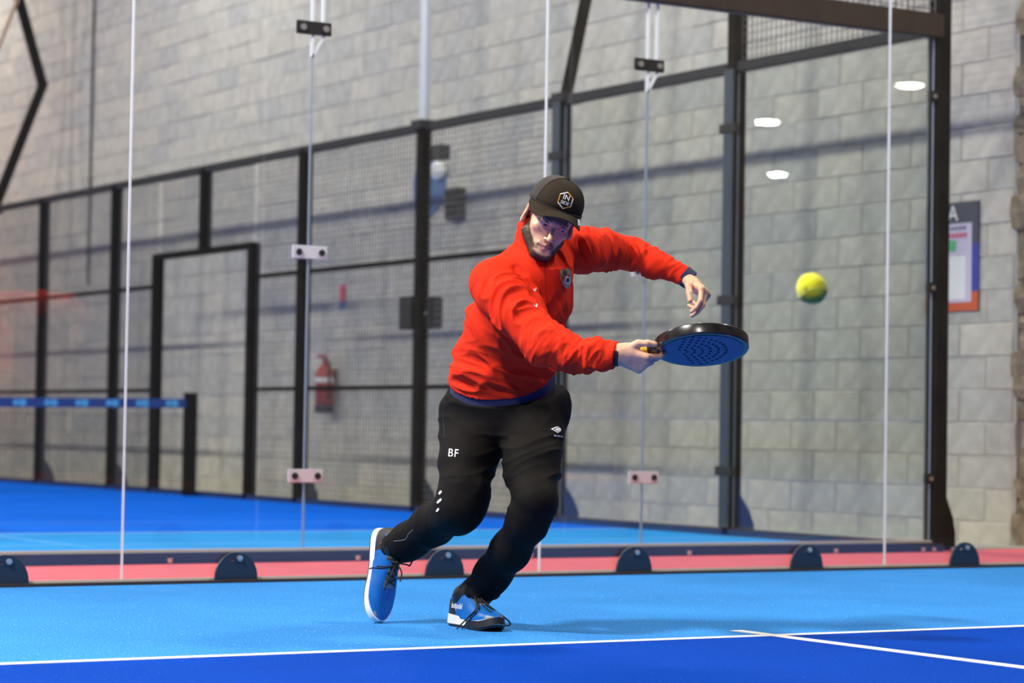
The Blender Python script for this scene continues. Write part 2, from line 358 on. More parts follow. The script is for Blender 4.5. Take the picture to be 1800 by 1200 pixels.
mb = MB(); mb.prism([(0.06,0.0),(0.16,0.0),(0.16,0.10),(0.14,0.19),(0.10,0.28),(0.06,0.40)], 'y', -0.01, 0.02); mb.build('base_gusset', M['post'], fr)
def wires_x(mb, x0, x1, y, z0, z1, s=0.05, r=0.0022):
    for x in np.arange(x0+s/2, x1, s): mb.box((x-r,y-r,z0),(x+r,y+r,z1))
    for z in np.arange(z0+s/2, z1, s): mb.box((x0,y-2*r,z-r),(x1,y,z+r))
def wires_y(mb, x, y0, y1, z0, z1, s=0.05, r=0.0022):
    for y in np.arange(y0+s/2, y1, s): mb.box((x-r,y-r,z0),(x+r,y+r,z1))
    for z in np.arange(z0+s/2, z1, s): mb.box((x,y0,z-r),(x+2*r,y1,z+r))
mb = MB(); wires_x(mb, -3.9, -0.02, 0, 3.08, 4.0); mb.build('mesh_panel', M['wire'], fr, kind='stuff')
# ------------------------------------------------------------------ side fence
fence = empty('court_fence', 'dark steel court fence with posts, rails and wire mesh in front of the block wall', 'fence', (XS,G,0))
def add_post(y, z0, z1, wx=0.10, wy=0.08, foot=True, m='post'):
    mb = MB(); mb.bbox((-wx/2,-wy/2,z0),(wx/2,wy/2,z1), 0.005); o = mb.build('post', M[m], fence); o.location = (0,y-G,0)
    if foot:
        mb = MB(); mb.prism([(wx/2,0.0),(wx/2+0.12,0.0),(wx/2+0.12,0.07),(wx/2+0.08,0.16),(wx/2,0.27)], 'y', -0.02, 0.02)
        g_ = mb.build('foot_plate', M['beam'], o)
    return o
posts = [3.37,5.42,7.42,9.45,13.56,15.52,17.5,19.5,21.4]
for y in posts:
    add_post(y, 0, 4.05 if y < 4 else 3.0)
add_post(11.47, 2.26, 3.0, foot=False)
add_post(10.43, 0, 2.26, foot=False); add_post(12.52, 0, 2.26, foot=False)
mb = MB(); mb.box((-0.03,10.43-G,2.21),(0.03,12.52-G,2.27)); mb.build('gate_lintel', M['post'], fence)
for y in (3.37,5.42):                                # pale glass channels beside the posts of the glass bays
    mb = MB(); mb.bbox((-0.062,-0.05,0.05),(-0.048,0.05,2.98), 0.003); o = mb.build('glass_channel', M['channel'], fence); o.location = (-0.004,y-G,0)
    for z in (0.41,1.5,2.6):
        mb = MB(); mb.bbox((-0.075,-0.085,z-0.03),(-0.04,0.085,z+0.03), 0.004); cl = mb.build('clip', M['rail'], fence); cl.location = (0,y-G,0)
mb = MB(); mb.bbox((-0.03,0.05,2.965),(0.03,20.0,3.03), 0.004); mb.build('top_rail', M['rail'], fence)
mb = MB(); mb.box((-0.05,0.05,-0.004),(0.03,20.0,0.045)); mb.build('bottom_rail', M['beam'], fence)
for a_, b_ in ((5.42,7.42),(7.42,9.45),(9.45,10.43),(12.52,13.56),(13.56,15.52),(15.52,17.5),(17.5,19.5)):
    for z in (0.97,1.96):
        mb = MB(); mb.box((-0.018,a_+0.04-G,z-0.018),(0.018,b_-0.04-G,z+0.018)); mb.build('rail', M['post'], fence)
bays = [(5.46,7.38,0.05,2.96),(7.46,9.41,0.05,2.96),(9.49,10.39,0.05,2.96),(10.47,11.43,2.28,2.96),(11.51,12.48,2.28,2.96),(12.56,13.52,0.05,2.96),(13.6,15.48,0.05,2.96),(15.56,17.46,0.05,2.96),(17.54,19.46,0.05,2.96)]
for y0, y1, z0, z1 in bays:
    mb = MB(); wires_y(mb, 0.012, y0-G, y1-G, z0, z1); mb.build('mesh_panel', M['wire'], fence, kind='stuff')
mb = MB(); wires_y(mb, 0.012, 0.06, 3.33-G, 3.03, 4.0); mb.build('mesh_panel', M['wire'], fence, kind='stuff')
for y0, y1, lab in ((1.50,3.32,'side glass pane with lamp reflections beside the corner post'),(3.43,5.36,'side glass pane behind the racket between the two glass bay posts')):
    t = empty('glass_panel', lab, 'glass panel', (XS-0.02,y0,0.05), group='far court side glass panels')
    pane('pane', (-0.006,0,0), (0.006,y1-y0,2.9), M['glass_far'], M['edge_dark'], t)
# lamp masts
def mast(pts, name, lab, r=0.05):
    t = empty(name, lab, 'mast', pts[0]); mb = MB(); p0 = Vector(pts[0])
    mb.tube([Vector(p)-p0 for p in pts], r, 4, cap=True); mb.build('tube', M['post'] if name != 'galvanised_pole' else M['galv'], t)
    mb = MB(); mb.bbox((-0.08,-0.08,-0.05),(0.08,0.08,0.02), 0.004); mb.build('base_plate', M['rail'], t)
mast([(4.60,5.42,3.03),(4.76,5.42,3.75),(4.98,5.42,4.6),(4.6,5.42,6.2)], 'lamp_mast', 'slanting dark lamp mast rising from the fence above the cap', 0.062)
mast([(4.70,17.4,3.03),(5.24,17.4,4.48),(4.94,17.4,5.42),(4.6,17.4,6.5)], 'lamp_mast', 'bent dark lamp mast at the far left above the fence', 0.075)
mast([(4.58,7.42,3.03),(4.58,7.42,6.3)], 'galvanised_pole', 'pale galvanised pole standing on the fence post left of the player', 0.042)
mb = MB(); mb.tube([(4.6,17.25,4.7),(4.6,16.0,5.7)], 0.02, 6); mb.build('strap', M['tan'], label='thin tan strap crossing the upper left corner', cat='strap')
# boxes and signs on the fence and the wall
t = empty('junction_box', 'dark junction boxes fixed either side of a fence post left of the player', 'box', (XS,7.42,1.42))
mb = MB(); mb.bbox((-0.06,0.05,0.0),(0.06,0.26,0.26), 0.01); mb.build('box', M['black'], t)
mb = MB(); mb.bbox((0.0,-0.17,0.0),(0.10,-0.04,0.25), 0.01); mb.build('lid', M['black'], t)
mb = MB(); mb.tube([(-0.01,-0.1,0.12),(-0.02,-0.1,0.12)], 0.012, 8); mb.build('screw', M['steel'], t)
t = empty('floodlight', 'small black floodlight head clamped near the top of a fence post', 'light', (XS+0.05,7.28,2.78))
mb = MB(); mb.bbox((-0.04,-0.09,-0.05),(0.06,0.06,0.07), 0.01); mb.build('head', M['black'], t)
t = empty('wall_sign', 'round blue sign with white oval on the wall half hidden by a fence post', 'sign', (WX-0.02,9.06,2.74))
mb = MB(); mb.tube([(0.0,0,0),(0.014,0,0)], 0.27, 24); mb.build('disc', M['signblue'], t)
t = empty('wall_lamp', 'white oval wall lamp just right of the fence post', 'lamp', (WX-0.05,8.85,2.84))
bm = bmesh.new(); bmesh.ops.create_uvsphere(bm, u_segments=16, v_segments=10, radius=1)
for v in bm.verts: v.co = Vector((v.co.x*0.05, v.co.y*0.11, v.co.z*0.085))
mb = MB(); mb.frombm(bm); mb.build('shade', M['white'], t, smooth=True)
mb = MB(); mb.tube([(0.04,0,0),(0.055,0,0)], 0.06, 12); mb.build('base', M['black'], t)
t = empty('wall_speaker', 'black wall speaker hanging on the block wall above the player', 'speaker', (WX-0.09,8.56,2.40))
mb = MB(); mb.bbox((0,-0.11,0),(0.085,0.11,0.27), 0.012); mb.build('cabinet', M['black'], t)
mb = MB(); mb.bbox((-0.006,-0.09,0.02),(0.002,0.09,0.13), 0.002); mb.build('grille', M['post'], t)
t = empty('fire_extinguisher', 'red fire extinguisher hanging on the block wall', 'extinguisher', (WX-0.11,10.745,0.77))
bm = bmesh.new(); prof = [(0.0,0.0),(0.075,0.0),(0.085,0.02),(0.085,0.36),(0.07,0.41),(0.03,0.44),(0.022,0.46),(0.0,0.46)]
mb = MB(); n = 18
def lathe(mb, prof, n=18, mi=0):
    vs = [(r*math.cos(2*math.pi*k/n), r*math.sin(2*math.pi*k/n), z) for r, z in prof for k in range(n)]
    fs = [(i*n+k, i*n+(k+1)%n, (i+1)*n+(k+1)%n, (i+1)*n+k) for i in range(len(prof)-1) for k in range(n)]
    mb.add(vs, fs, mi)
lathe(mb, [(0.0005,0.07),(0.085,0.07)]+prof[3:-1]+[(0.0005,0.46)]); mb.build('cylinder', M['extred'], t, smooth=True)
mb = MB(); lathe(mb, [(0.0005,0),(0.078,0),(0.088,0.012),(0.088,0.07),(0.0005,0.07)]); mb.build('foot_ring', M['black'], t)
mb = MB(); lathe(mb, [(0.0862,0.28),(0.0866,0.28),(0.0866,0.325),(0.0862,0.325)]); mb.build('label_band', M['white'], t)
mb = MB(); mb.bbox((-0.02,-0.015,0.46),(0.02,0.015,0.5), 0.003); mb.bbox((-0.09,-0.01,0.50),(0.02,0.01,0.515), 0.003); mb.bbox((-0.08,-0.01,0.52),(0.02,0.01,0.535), 0.003); mb.build('valve_handle', M['extred'], t)
mb = MB(); mb.tube(smooth_path([(0,-0.015,0.475),(0,-0.08,0.46),(-0.01,-0.105,0.36),(-0.01,-0.10,0.12)]), 0.011, 8); mb.build('hose', M['black'], t)
mb = MB(); mb.box((0.075,-0.03,0.3),(0.11,0.03,0.4)); mb.build('wall_hook', M['black'], t)
t = empty('safety_sign', 'small red and blue safety sign on the wall above the extinguisher', 'sign', (WX-0.008,10.63,1.73))
mb = MB(); mb.box((0,-0.05,0.06),(0.006,0.05,0.21)); mb.build('red_plate', M['redpaint'], t)
mb = MB(); mb.box((0,-0.055,0.0),(0.006,0.055,0.06)); mb.build('blue_plate', M['signblue'], t)
# poster
t = empty('poster', 'tall poster with white card and orange foot hung on the block wall at right', 'poster', (WX-0.014,2.415,1.437))
def card(name, y0, y1, z0, z1, m, lift=0.0):
    mb = MB(); mb.box((-lift-0.002,y0,z0),(0.006,y1,z1)); return mb.build(name, M[m], t)
card('sheet', -0.245, 0.245, 0.0, 0.684, 'pblue'); card('header', -0.245, 0.245, 0.42, 0.684, 'slate', 0.001); card('footer', -0.245, 0.245, 0, 0.12, 'orange', 0.001)
card('panel', -0.185, 0.185, 0.055, 0.55, 'pink', 0.002); card('white_card', -0.13, 0.13, 0.075, 0.345, 'white', 0.003)
mb = MB(); mb.prism([(-0.02+0.0,0.37),(0.025,0.385),(0.03,0.44),(0.0,0.45),(-0.045,0.44),(-0.04,0.385)], 'x', -0.006, 0.0); mb.build('shield_mark', M['green'], t)
for k in range(7):
    mb = MB(); mb.box((-0.006,-0.14+0.037*k,0.462),(0,-0.14+0.037*k+0.026,0.488)); mb.build('red_mark', M['redpaint'], t)
    if k < 5:
        mb = MB(); mb.box((-0.006,-0.13+0.037*k,0.512),(0,-0.13+0.037*k+0.022,0.530)); mb.build('dark_mark', M['slate'], t)
me = text_mesh('SA', 0.14); me.transform(Matrix(((0,0,-1,-0.005),(-1,0,0,0.02),(0,1,0,0.61),(0,0,0,1)))); link('heading', me, M['white'], t)
# net of the far court
net = empty('court_net', 'far court net with blue top tape and dark end post', 'net', (XS-0.12,G+10,0))
mb = MB(); mb.bbox((-0.05,-0.05,0),(0.05,0.05,0.94), 0.006); o = mb.build('net_post', M['post'], net)
mb = MB(); pts = []
N_ = 24
for i in range(N_):
    for k in (0,1):
        x = -0.05-9.6*(i+k)/N_; zz = 0.885-0.045*math.sin(math.pi*min(1,(i+k)/N_)); pts.append((x,zz))
for i in range(N_):
    (xa,za),(xb,zb) = pts[2*i], pts[2*i+1]
    mb.add([(xa,-0.012,za-0.085),(xb,-0.012,zb-0.085),(xb,-0.012,zb),(xa,-0.012,za),(xa,0.012,za-0.085),(xb,0.012,zb-0.085),(xb,0.012,zb),(xa,0.012,za)], [(0,1,2,3),(7,6,5,4),(3,2,6,7),(4,5,1,0)])
mb.build('top_tape', M['netblue'], net)
for i in range(16):
    x = -0.16-0.29*i; zz = 0.885-0.045*math.sin(math.pi*(-x)/9.6)
    for q, (dx, r_) in enumerate(((0.0,0.036),(-0.062,0.03))):
        mb = MB(); mb.tube([(x+dx,-0.0125,zz-0.042),(x+dx,-0.0145,zz-0.042)], r_, 10); mb.build('tape_mark', M['netlogo'], net)
mb = MB(); wires_x(mb, -6.5, -0.05, 0, 0.02, 0.76, 0.045, 0.0012); mb.build('netting', M['black'], net, kind='stuff')
# ------------------------------------------------------------------ implicit surfaces -> smooth meshes
class Field:
    def __init__(s, lo, hi, h):
        s.lo = np.array(lo, np.float32); s.h = h; s.n = np.ceil((np.array(hi)-np.array(lo))/h).astype(int)+1
        s.F = np.full(s.n, 0.5, np.float32)
    def region(s, lo, hi):
        a = np.clip(np.floor((np.array(lo)-s.lo)/s.h).astype(int), 0, s.n-1); b = np.clip(np.ceil((np.array(hi)-s.lo)/s.h).astype(int)+1, 1, s.n)
        sl = tuple(slice(i, j) for i, j in zip(a, b))
        ax = [(s.lo[i]+s.h*np.arange(a[i], b[i])).astype(np.float32) for i in range(3)]
        return sl, ax[0][:,None,None], ax[1][None,:,None], ax[2][None,None,:]
    def join(s, sl, d, k):
        f = s.F[sl]
        if k <= 0: s.F[sl] = np.minimum(f, d); return
        hh = np.clip(0.5+0.5*(f-d)/k, 0, 1); s.F[sl] = f*(1-hh)+d*hh-k*hh*(1-hh)
    def carve(s, sl, d, k):
        f = -s.F[sl]; hh = np.clip(0.5+0.5*(f-d)/k, 0, 1); s.F[sl] = -(f*(1-hh)+d*hh-k*hh*(1-hh))
    def cap(s, a, b, ra, rb, k=0.012, side=None, sa=None, sb=None, op='join'):
        a = np.array(a, float); b = np.array(b, float); m = max(ra, rb, sa or 0, sb or 0)+k+2.5*s.h
        sl, X, Y, Z = s.region(np.minimum(a,b)-m, np.maximum(a,b)+m)
        ab = b-a; L2 = float(ab@ab)+1e-12
        px, py, pz = X-a[0], Y-a[1], Z-a[2]
        t = np.clip((px*ab[0]+py*ab[1]+pz*ab[2])/L2, 0, 1)
        qx, qy, qz = px-t*ab[0], py-t*ab[1], pz-t*ab[2]
        r = ra+(rb-ra)*t
        if side is None:
            d = np.sqrt(qx*qx+qy*qy+qz*qz)-r
        else:
            L = ab/math.sqrt(L2); sd = np.array(side, float); sd -= L*(sd@L); sd /= np.linalg.norm(sd); n = np.cross(L, sd)
            rs = sa+(sb-sa)*t
            u_ = (qx*sd[0]+qy*sd[1]+qz*sd[2])/rs; v_ = (qx*n[0]+qy*n[1]+qz*n[2])/r; w_ = (qx*L[0]+qy*L[1]+qz*L[2])/np.minimum(r, rs)
            d = (np.sqrt(u_*u_+v_*v_+w_*w_)-1)*np.minimum(r, rs)
        (s.join if op == 'join' else s.carve)(sl, d.astype(np.float32), k)
    def ell(s, c, rad, A=None, k=0.012, op='join'):
        """ellipsoid, A columns are its axes"""
        c = np.array(c, float); rad = np.array(rad, float); A = np.eye(3) if A is None else np.array(A, float); m = float(rad.max())+k+2.5*s.h
        sl, X, Y, Z = s.region(c-m, c+m); px, py, pz = X-c[0], Y-c[1], Z-c[2]
        q = [(px*A[0,i]+py*A[1,i]+pz*A[2,i])/rad[i] for i in range(3)]
        d = (np.sqrt(q[0]**2+q[1]**2+q[2]**2)-1)*rad.min()
        (s.join if op == 'join' else s.carve)(sl, d.astype(np.float32), k)
    def cut(s, p, n, rad, k=0.003):
        """remove what lies on the side n of the plane through p, within rad of p"""
        p = np.array(p, float); n = np.array(n, float); n = n/np.linalg.norm(n)
        sl, X, Y, Z = s.region(p-rad, p+rad); px, py, pz = X-p[0], Y-p[1], Z-p[2]
        d = px*n[0]+py*n[1]+pz*n[2]; inside = (px*px+py*py+pz*pz) < rad*rad
        s.F[sl] = np.where(inside, np.maximum(s.F[sl], d), s.F[sl])
    def chain(s, pts, dr=0.0, k=0.02):
        for (a, ra), (b, rb) in zip(pts[:-1], pts[1:]): s.cap(a, b, ra+dr, rb+dr, k)
    def extract(s):
        F = s.F; h = s.h; S = F < 0; n = s.n
        cnt = np.zeros(n-1, np.uint8)
        for i in (0,1):
            for j in (0,1):
                for k in (0,1): cnt += S[i:n[0]-1+i, j:n[1]-1+j, k:n[2]-1+k]
        act = np.flatnonzero((cnt > 0) & (cnt < 8)); cs = np.array(n-1); I = np.stack(np.unravel_index(act, cs), 1)
        cor = [(i,j,k) for i in (0,1) for j in (0,1) for k in (0,1)]
        V = {c: F[I[:,0]+c[0], I[:,1]+c[1], I[:,2]+c[2]] for c in cor}
        acc = np.zeros((len(I),3), np.float32); num = np.zeros(len(I), np.float32)
        for a in cor:
            for ax in range(3):
                if a[ax]: continue
                b = list(a); b[ax] = 1; b = tuple(b); va, vb = V[a], V[b]; m = (va < 0) != (vb < 0)
                t = np.where(m, va/np.where(va == vb, 1, va-vb), 0)
                for q in range(3): acc[:,q] += np.where(m, a[q]+(t if q == ax else 0), 0)
                num += m
        verts = (I+acc/num[:,None])*h+s.lo
        quads = []
        for ax in range(3):
            o1, o2 = [(1,2),(2,0),(0,1)][ax]
            sl0 = [slice(1,-1)]*3; sl1 = [slice(1,-1)]*3; sl0[ax] = slice(0,-1); sl1[ax] = slice(1,None)
            A_, B_ = S[tuple(sl0)], S[tuple(sl1)]; ch = np.argwhere(A_ != B_)
            if not len(ch): continue
            fl = A_[ch[:,0],ch[:,1],ch[:,2]]
            off = np.ones(3, int); off[ax] = 0; g = ch+off
            def cid(d1, d2):
                c = g.copy(); c[:,o1] += d1; c[:,o2] += d2
                return np.searchsorted(act, np.ravel_multi_index(c.T, cs))
            q = np.stack([cid(-1,-1), cid(0,-1), cid(0,0), cid(-1,0)], 1)
            q[~fl] = q[~fl][:,::-1]; quads.append(q)
        return verts.astype(np.float64), np.concatenate(quads)
def np_mesh(name, V, Q):
    me = bpy.data.meshes.new(name); me.vertices.add(len(V)); me.vertices.foreach_set('co', V.astype(np.float32).ravel())
    k = Q.shape[1]; me.loops.add(len(Q)*k); me.loops.foreach_set('vertex_index', Q.astype(np.int32).ravel())
    me.polygons.add(len(Q)); me.polygons.foreach_set('loop_start', np.arange(0, len(Q)*k, k, dtype=np.int32)); me.polygons.foreach_set('use_smooth', np.ones(len(Q), bool))
    me.update(calc_edges=True); me.validate(); return me
def vnormals(V, Q):
    n = np.cross(V[Q[:,2]]-V[Q[:,0]], V[Q[:,3]]-V[Q[:,1]]); N = np.zeros_like(V)
    for i in range(4):
        for c in range(3): N[:,c] += np.bincount(Q[:,i], n[:,c], len(V))
    return N/np.maximum(np.linalg.norm(N, axis=1, keepdims=True), 1e-12)
def relax(V, Q, it=2, lam=0.5):
    E = np.concatenate([Q[:,[0,1]],Q[:,[1,2]],Q[:,[2,3]],Q[:,[3,0]]]); E = np.concatenate([E,E[:,::-1]]); deg = np.bincount(E[:,0], minlength=len(V))
    for _ in range(it):
        A = np.stack([np.bincount(E[:,0], V[E[:,1],c], len(V)) for c in range(3)], 1)/np.maximum(deg,1)[:,None]
        V = V+lam*(A-V)
    return V
_T = rng.random((64,64,64)).astype(np.float32)
def noise3(P):
    i = np.floor(P).astype(int); f = P-i; f = f*f*(3-2*f); r = 0
    for a in (0,1):
        for b_ in (0,1):
            for c in (0,1):
                wgt = (f[:,0] if a else 1-f[:,0])*(f[:,1] if b_ else 1-f[:,1])*(f[:,2] if c else 1-f[:,2])
                r = r+wgt*_T[(i[:,0]+a)%64,(i[:,1]+b_)%64,(i[:,2]+c)%64]
    return r*2-1
def sstep(a, b_, x): t = np.clip((x-a)/(b_-a), 0, 1); return t*t*(3-2*t)
def unit(v): v = np.array(v, float); return v/np.linalg.norm(v)
def seg_dist(V, a, b_):
    a = np.array(a); ab = np.array(b_)-a; t = np.clip(((V-a)@ab)/(ab@ab), 0, 1); return np.linalg.norm(V-a-t[:,None]*ab, axis=1), t
# ------------------------------------------------------------------ person: joints (metres: across, depth, height; origin on the ground under the standing foot)
EYE = Vector((0.0924,-8.1383,0.6508))
hipc, s1, s2, s3, s4 = (0.061,0.040,0.772), (0.068,-0.000,0.864), (0.097,-0.050,0.975), (0.136,-0.100,1.075), (0.166,-0.140,1.159)
RS, RE, RW = (0.031,-0.200,1.117), (0.195,-0.400,0.918), (0.415,-0.450,0.886)
LS, LE, LW = (0.330,-0.010,1.241), (0.466,0.200,1.251), (0.673,0.160,1.170)
NB, NT = (0.168,-0.150,1.210), (0.187,-0.220,1.278)
shoulder_side = unit(np.array(LS)-np.array(RS)); hip_side = unit((1.0,0.05,0.05))
thighL = [((0.167,0.020,0.689),.106),((0.163,-0.110,0.542),.088),((0.175,-0.220,0.422),.0655),((0.149,-0.190,0.354),.061),((0.098,-0.110,0.264),.060),((0.043,-0.000,0.184),.0565),((0.003,0.060,0.113),.058)]
thighR = [((-0.039,0.070,0.686),.104),((-0.047,-0.040,0.537),.087),((-0.054,-0.110,0.441),.078),((-0.067,-0.120,0.395),.072),((-0.156,0.050,0.336),.064),((-0.239,0.140,0.275),.057),((-0.292,0.190,0.245),.054)]
def mixside(t): return unit(hip_side*(1-t)+shoulder_side*t)
def torso(F, dr, k=0.03):
    st = [(hipc,.172,.122,0.0),(s1,.160,.120,.2),(s2,.158,.122,.5),(s3,.160,.122,.8),(s4,.130,.105,1.0)]
    for (a,sa,da,ta),(b_,sb,db,tb) in zip(st[:-1], st[1:]):
        F.cap(a, b_, da+dr, db+dr, k, side=mixside((ta+tb)/2), sa=sa+dr, sb=sb+dr)
    F.cap(s4, NB, .085+dr, .062+dr, .03)
    F.cap(NB, RS, .055+dr, .072+dr, .03); F.cap(NB, LS, .055+dr, .070+dr, .03)
armR = [(RS,.074),((0.105,-0.310,1.022),.073),(RE,.061),((0.270,-0.420,0.890),.049),((0.340,-0.435,0.886),.0445),(RW,.0445)]
armL = [(LS,.070),((0.401,0.100,1.254),.056),(LE,.051),((0.565,0.180,1.215),.042),(LW,.034)]
hem_a, hem_b, hem_c = (np.array(q) for q in ((-0.135,0.060,0.835), (0.073,-0.085,0.752), (0.232,0.050,0.859)))
hem_n = unit(np.cross(hem_b-hem_a, hem_c-hem_a)); hem_n = hem_n if hem_n[2] < 0 else -hem_n
wa_, wb_p, wc_ = (np.array(q) for q in ((-0.138,0.060,0.784), (0.074,-0.085,0.726), (0.239,0.050,0.801)))
wb_n = unit(np.cross(wb_p-wa_, wc_-wa_)); wb_n = wb_n if wb_n[2] < 0 else -wb_n
# head frame: x to his left, y the way he faces, z up
ps, th, ro = map(math.radians, (14,18,19))
f0 = np.array([math.sin(ps),-math.cos(ps),0]); r0 = np.array([math.cos(ps),math.sin(ps),0]); up0 = np.array([0,0,1.0])
ff = f0*math.cos(th)-up0*math.sin(th); uu = up0*math.cos(th)+f0*math.sin(th)
def rollv(v): return np.array([v[0]*math.cos(ro)+v[2]*math.sin(ro), v[1], -v[0]*math.sin(ro)+v[2]*math.cos(ro)])
HX, HY, HZ = rollv(r0), rollv(ff), rollv(uu); HM = np.stack([HX,HY,HZ], 1)
HC = np.array((0.217,-0.320,1.293))-HY*0.080
def H(x, y, z): return HC+HX*x+HY*y+HZ*z
# hand frames
def hand_frame(x, z):
    x = unit(x); z = np.array(z, float); z = unit(z-x*(z@x)); return x, np.cross(z, x), z
def hand(F, wrist, x, z, sgn, curls, spread, thumb, fore, fr=0.0088):
    """sgn +1 right hand, -1 left hand: thumb side is sgn*y"""
    x, y, z = hand_frame(x, z); y = y*sgn; W = np.array(wrist)
    def T(a, b_, c): return W+x*a+y*b_+z*c
    F.cap(fore, W, .031, .026, .012)
    F.cap(T(-.01,0,0), T(.03,0,0), .019, .019, .012, side=y, sa=.027, sb=.034)
    heads = [(.084,.030),(.088,.010),(.083,-.010),(.075,-.028)]
    for hx_, hy_ in heads: F.cap(T(.012,hy_*0.55,0), T(hx_,hy_,0.002), .0165, .0115, .012)
    F.ell(T(.030,.026,-.010), (.03,.016,.015), np.stack([x,y,z],1), .012)
    F.ell(T(.035,-.024,-.008), (.035,.014,.014), np.stack([x,y,z],1), .012)
    L = [(.044,.026,.021),(.048,.030,.022),(.045,.028,.022),(.036,.021,.019)]
    for i, (hx_, hy_) in enumerate(heads):
        p = T(hx_,hy_,0.0); ang = 0; d0 = unit(x+y*spread[i]); r_ = fr*(1.0 if i < 3 else .88)
        for j in range(3):
            ang += math.radians(curls[i][j]); d = d0*math.cos(ang)-z*math.sin(ang); q = p+d*L[i][j]
            F.cap(p, q, r_*(1.08-.09*j), r_*(1.0-.09*j), .003 if j else .006); p = q
    p = T(.018,.026,-.006)
    for (dx,dy,dz), ln, rr in thumb:
        d = unit(x*dx+y*dy+z*dz); q = p+d*ln; F.cap(p, q, rr*1.06, rr, .005); p = q
    return T
rx, rz = np.array((.90,-.10,-.38)), np.array((-.28,-.80,-.55))
RHW = np.array((0.425,-0.455,0.892))
lx, lz = np.array((.47,-.52,-.42)), np.array((.60,-.05,.74))
LHW = np.array((0.684,0.160,1.158))
thumbR = [((.68,.74,-.20),.036,.0125),((.92,.40,-.20),.030,.0105),((.98,.12,-.30),.024,.0092)]
thumbL = [((.74,.56,-.30),.038,.0125),((.82,.16,-.55),.034,.0108),((.80,.02,-.60),.028,.0095)]
curlR = [(38,38,25),(62,62,40),(68,70,45),(72,72,45)]
curlL = [(46,34,18),(52,38,20),(70,62,38),(76,66,40)]
# ---- one continuous body
hB = 0.0034
F = Field((-.42,-.66,-.01), (.86,.40,1.50), hB)
torso(F, -.016); F.chain(armR, -.014, .02); F.chain(armL, -.012, .02)
F.cap(hipc, (0.066,0.050,0.706), .10, .10, .03, side=hip_side, sa=.155, sb=.16)
F.chain(thighL, -.012, .03); F.chain(thighR, -.012, .03)
LLx, LLz = unit((.47,-.88,0)), np.array((0,0,1.0)); RRz = unit((.55,-.80,.18)); RRx = unit((-.03,-.22,-.97)); RRz = unit(RRz-RRx*(RRz@RRx))
heelL = np.array((-0.087,0.160,0.007)); heelL[2] = 0.0; heelR = np.array((-0.344,0.260,0.308)); SS = 1.09
for (kn, hl0, fx, fz) in ((thighL[-2][0], heelL, LLx, LLz), (thighR[-2][0], heelR, RRx, RRz)):
    an = hl0+fx*.075+fz*.10
    F.cap(kn, an, .040, .036, .02); F.cap(an, hl0+fx*.055+fz*.05, .034, .028, .015); F.cap(hl0+fx*.07+fz*.055, hl0+fx*.20+fz*.042, .028, .018, .015)
# neck and head
F.cap(NB, H(0,-.022,-.055), .060, .056, .02)
E_ = HM
F.ell(H(0,-.012,.035), (.075,.094,.079), E_, .01)
F.ell(H(0,.018,-.025), (.061,.066,.082), E_, .02)
for s_ in (-1,1):
    F.cap(H(s_*.052,.0,-.060), H(s_*.018,.070,-.101), .019, .018, .02)
    F.ell(H(s_*.043,.054,-.022), (.017,.019,.014), E_, .016)
F.ell(H(0,.073,-.100), (.021,.017,.017), E_, .016)
F.cap(H(-.036,.078,.015), H(0,.087,.013), .0095, .010, .010); F.cap(H(.036,.078,.015), H(0,.087,.013), .0095, .010, .010)
F.ell(H(0,.07,-.072), (.028,.020,.022), E_, .015)
for s_ in (-1,1):
    F.ell(H(s_*.031,.091,-.001), (.0165,.013,.0115), E_, .009, 'carve')
F.cap(H(0,.085,.006), H(0,.108,-.036), .0065, .0095, .007); F.ell(H(0,.109,-.038), (.0085,.009,.0080), E_, .004)
for s_ in (-1,1):
    F.ell(H(s_*.0125,.096,-.042), (.0058,.009,.0062), E_, .004)
    F.cap(H(s_*.017,.0845,.0035), H(s_*.031,.0893,.0052), .0042, .0048, .004); F.cap(H(s_*.031,.0893,.0052), H(s_*.045,.079,.0015), .0038, .003, .004)
    F.cap(H(s_*.017,.0835,-.005), H(s_*.031,.0862,-.0080), .0025, .0028, .004); F.cap(H(s_*.031,.0862,-.0080), H(s_*.045,.077,-.0035), .0028, .0025, .004)
    F.ell(H(s_*.0075,.100,-.0475), (.0036,.005,.003), E_, .002, 'carve')
F.cap(H(-.025,.0815,-.0665), H(0,.0915,-.0642), .0038, .0050, .004); F.cap(H(.025,.0815,-.0665), H(0,.0915,-.0642), .0038, .0050, .004)
F.cap(H(-.023,.0805,-.0735), H(0,.0900,-.0755), .0040, .0058, .004); F.cap(H(.023,.0805,-.0735), H(0,.0900,-.0755), .0040, .0058, .004)
F.cap(H(-.027,.0865,-.0702), H(0,.0975,-.0695), .0024, .0024, .002, op='carve'); F.cap(H(.027,.0865,-.0702), H(0,.0975,-.0695), .0024, .0024, .002, op='carve')
for s_ in (-1,1):
    EA = np.stack([unit(HX*s_*0.85-HY*.5), unit(HY*.85+HX*s_*.5), HZ], 1)
    F.ell(H(s_*.079,-.014,-.008), (.0085,.020,.033), EA, .006); F.ell(H(s_*.0875,-.008,-.003), (.0075,.0125,.022), EA, .003, 'carve'); F.ell(H(s_*.080,-.006,-.034), (.007,.010,.011), EA, .006)
TR = hand(F, RHW, rx, rz, 1, curlR, (.0,-.03,-.06,-.12), thumbR, RW)
TL = hand(F, LHW, lx, lz, -1, curlL, (.10,.02,-.06,-.14), thumbL, LW)
V, Q = F.extract(); V = relax(V, Q, 1, .4); del F
me = np_mesh('body', V, Q)
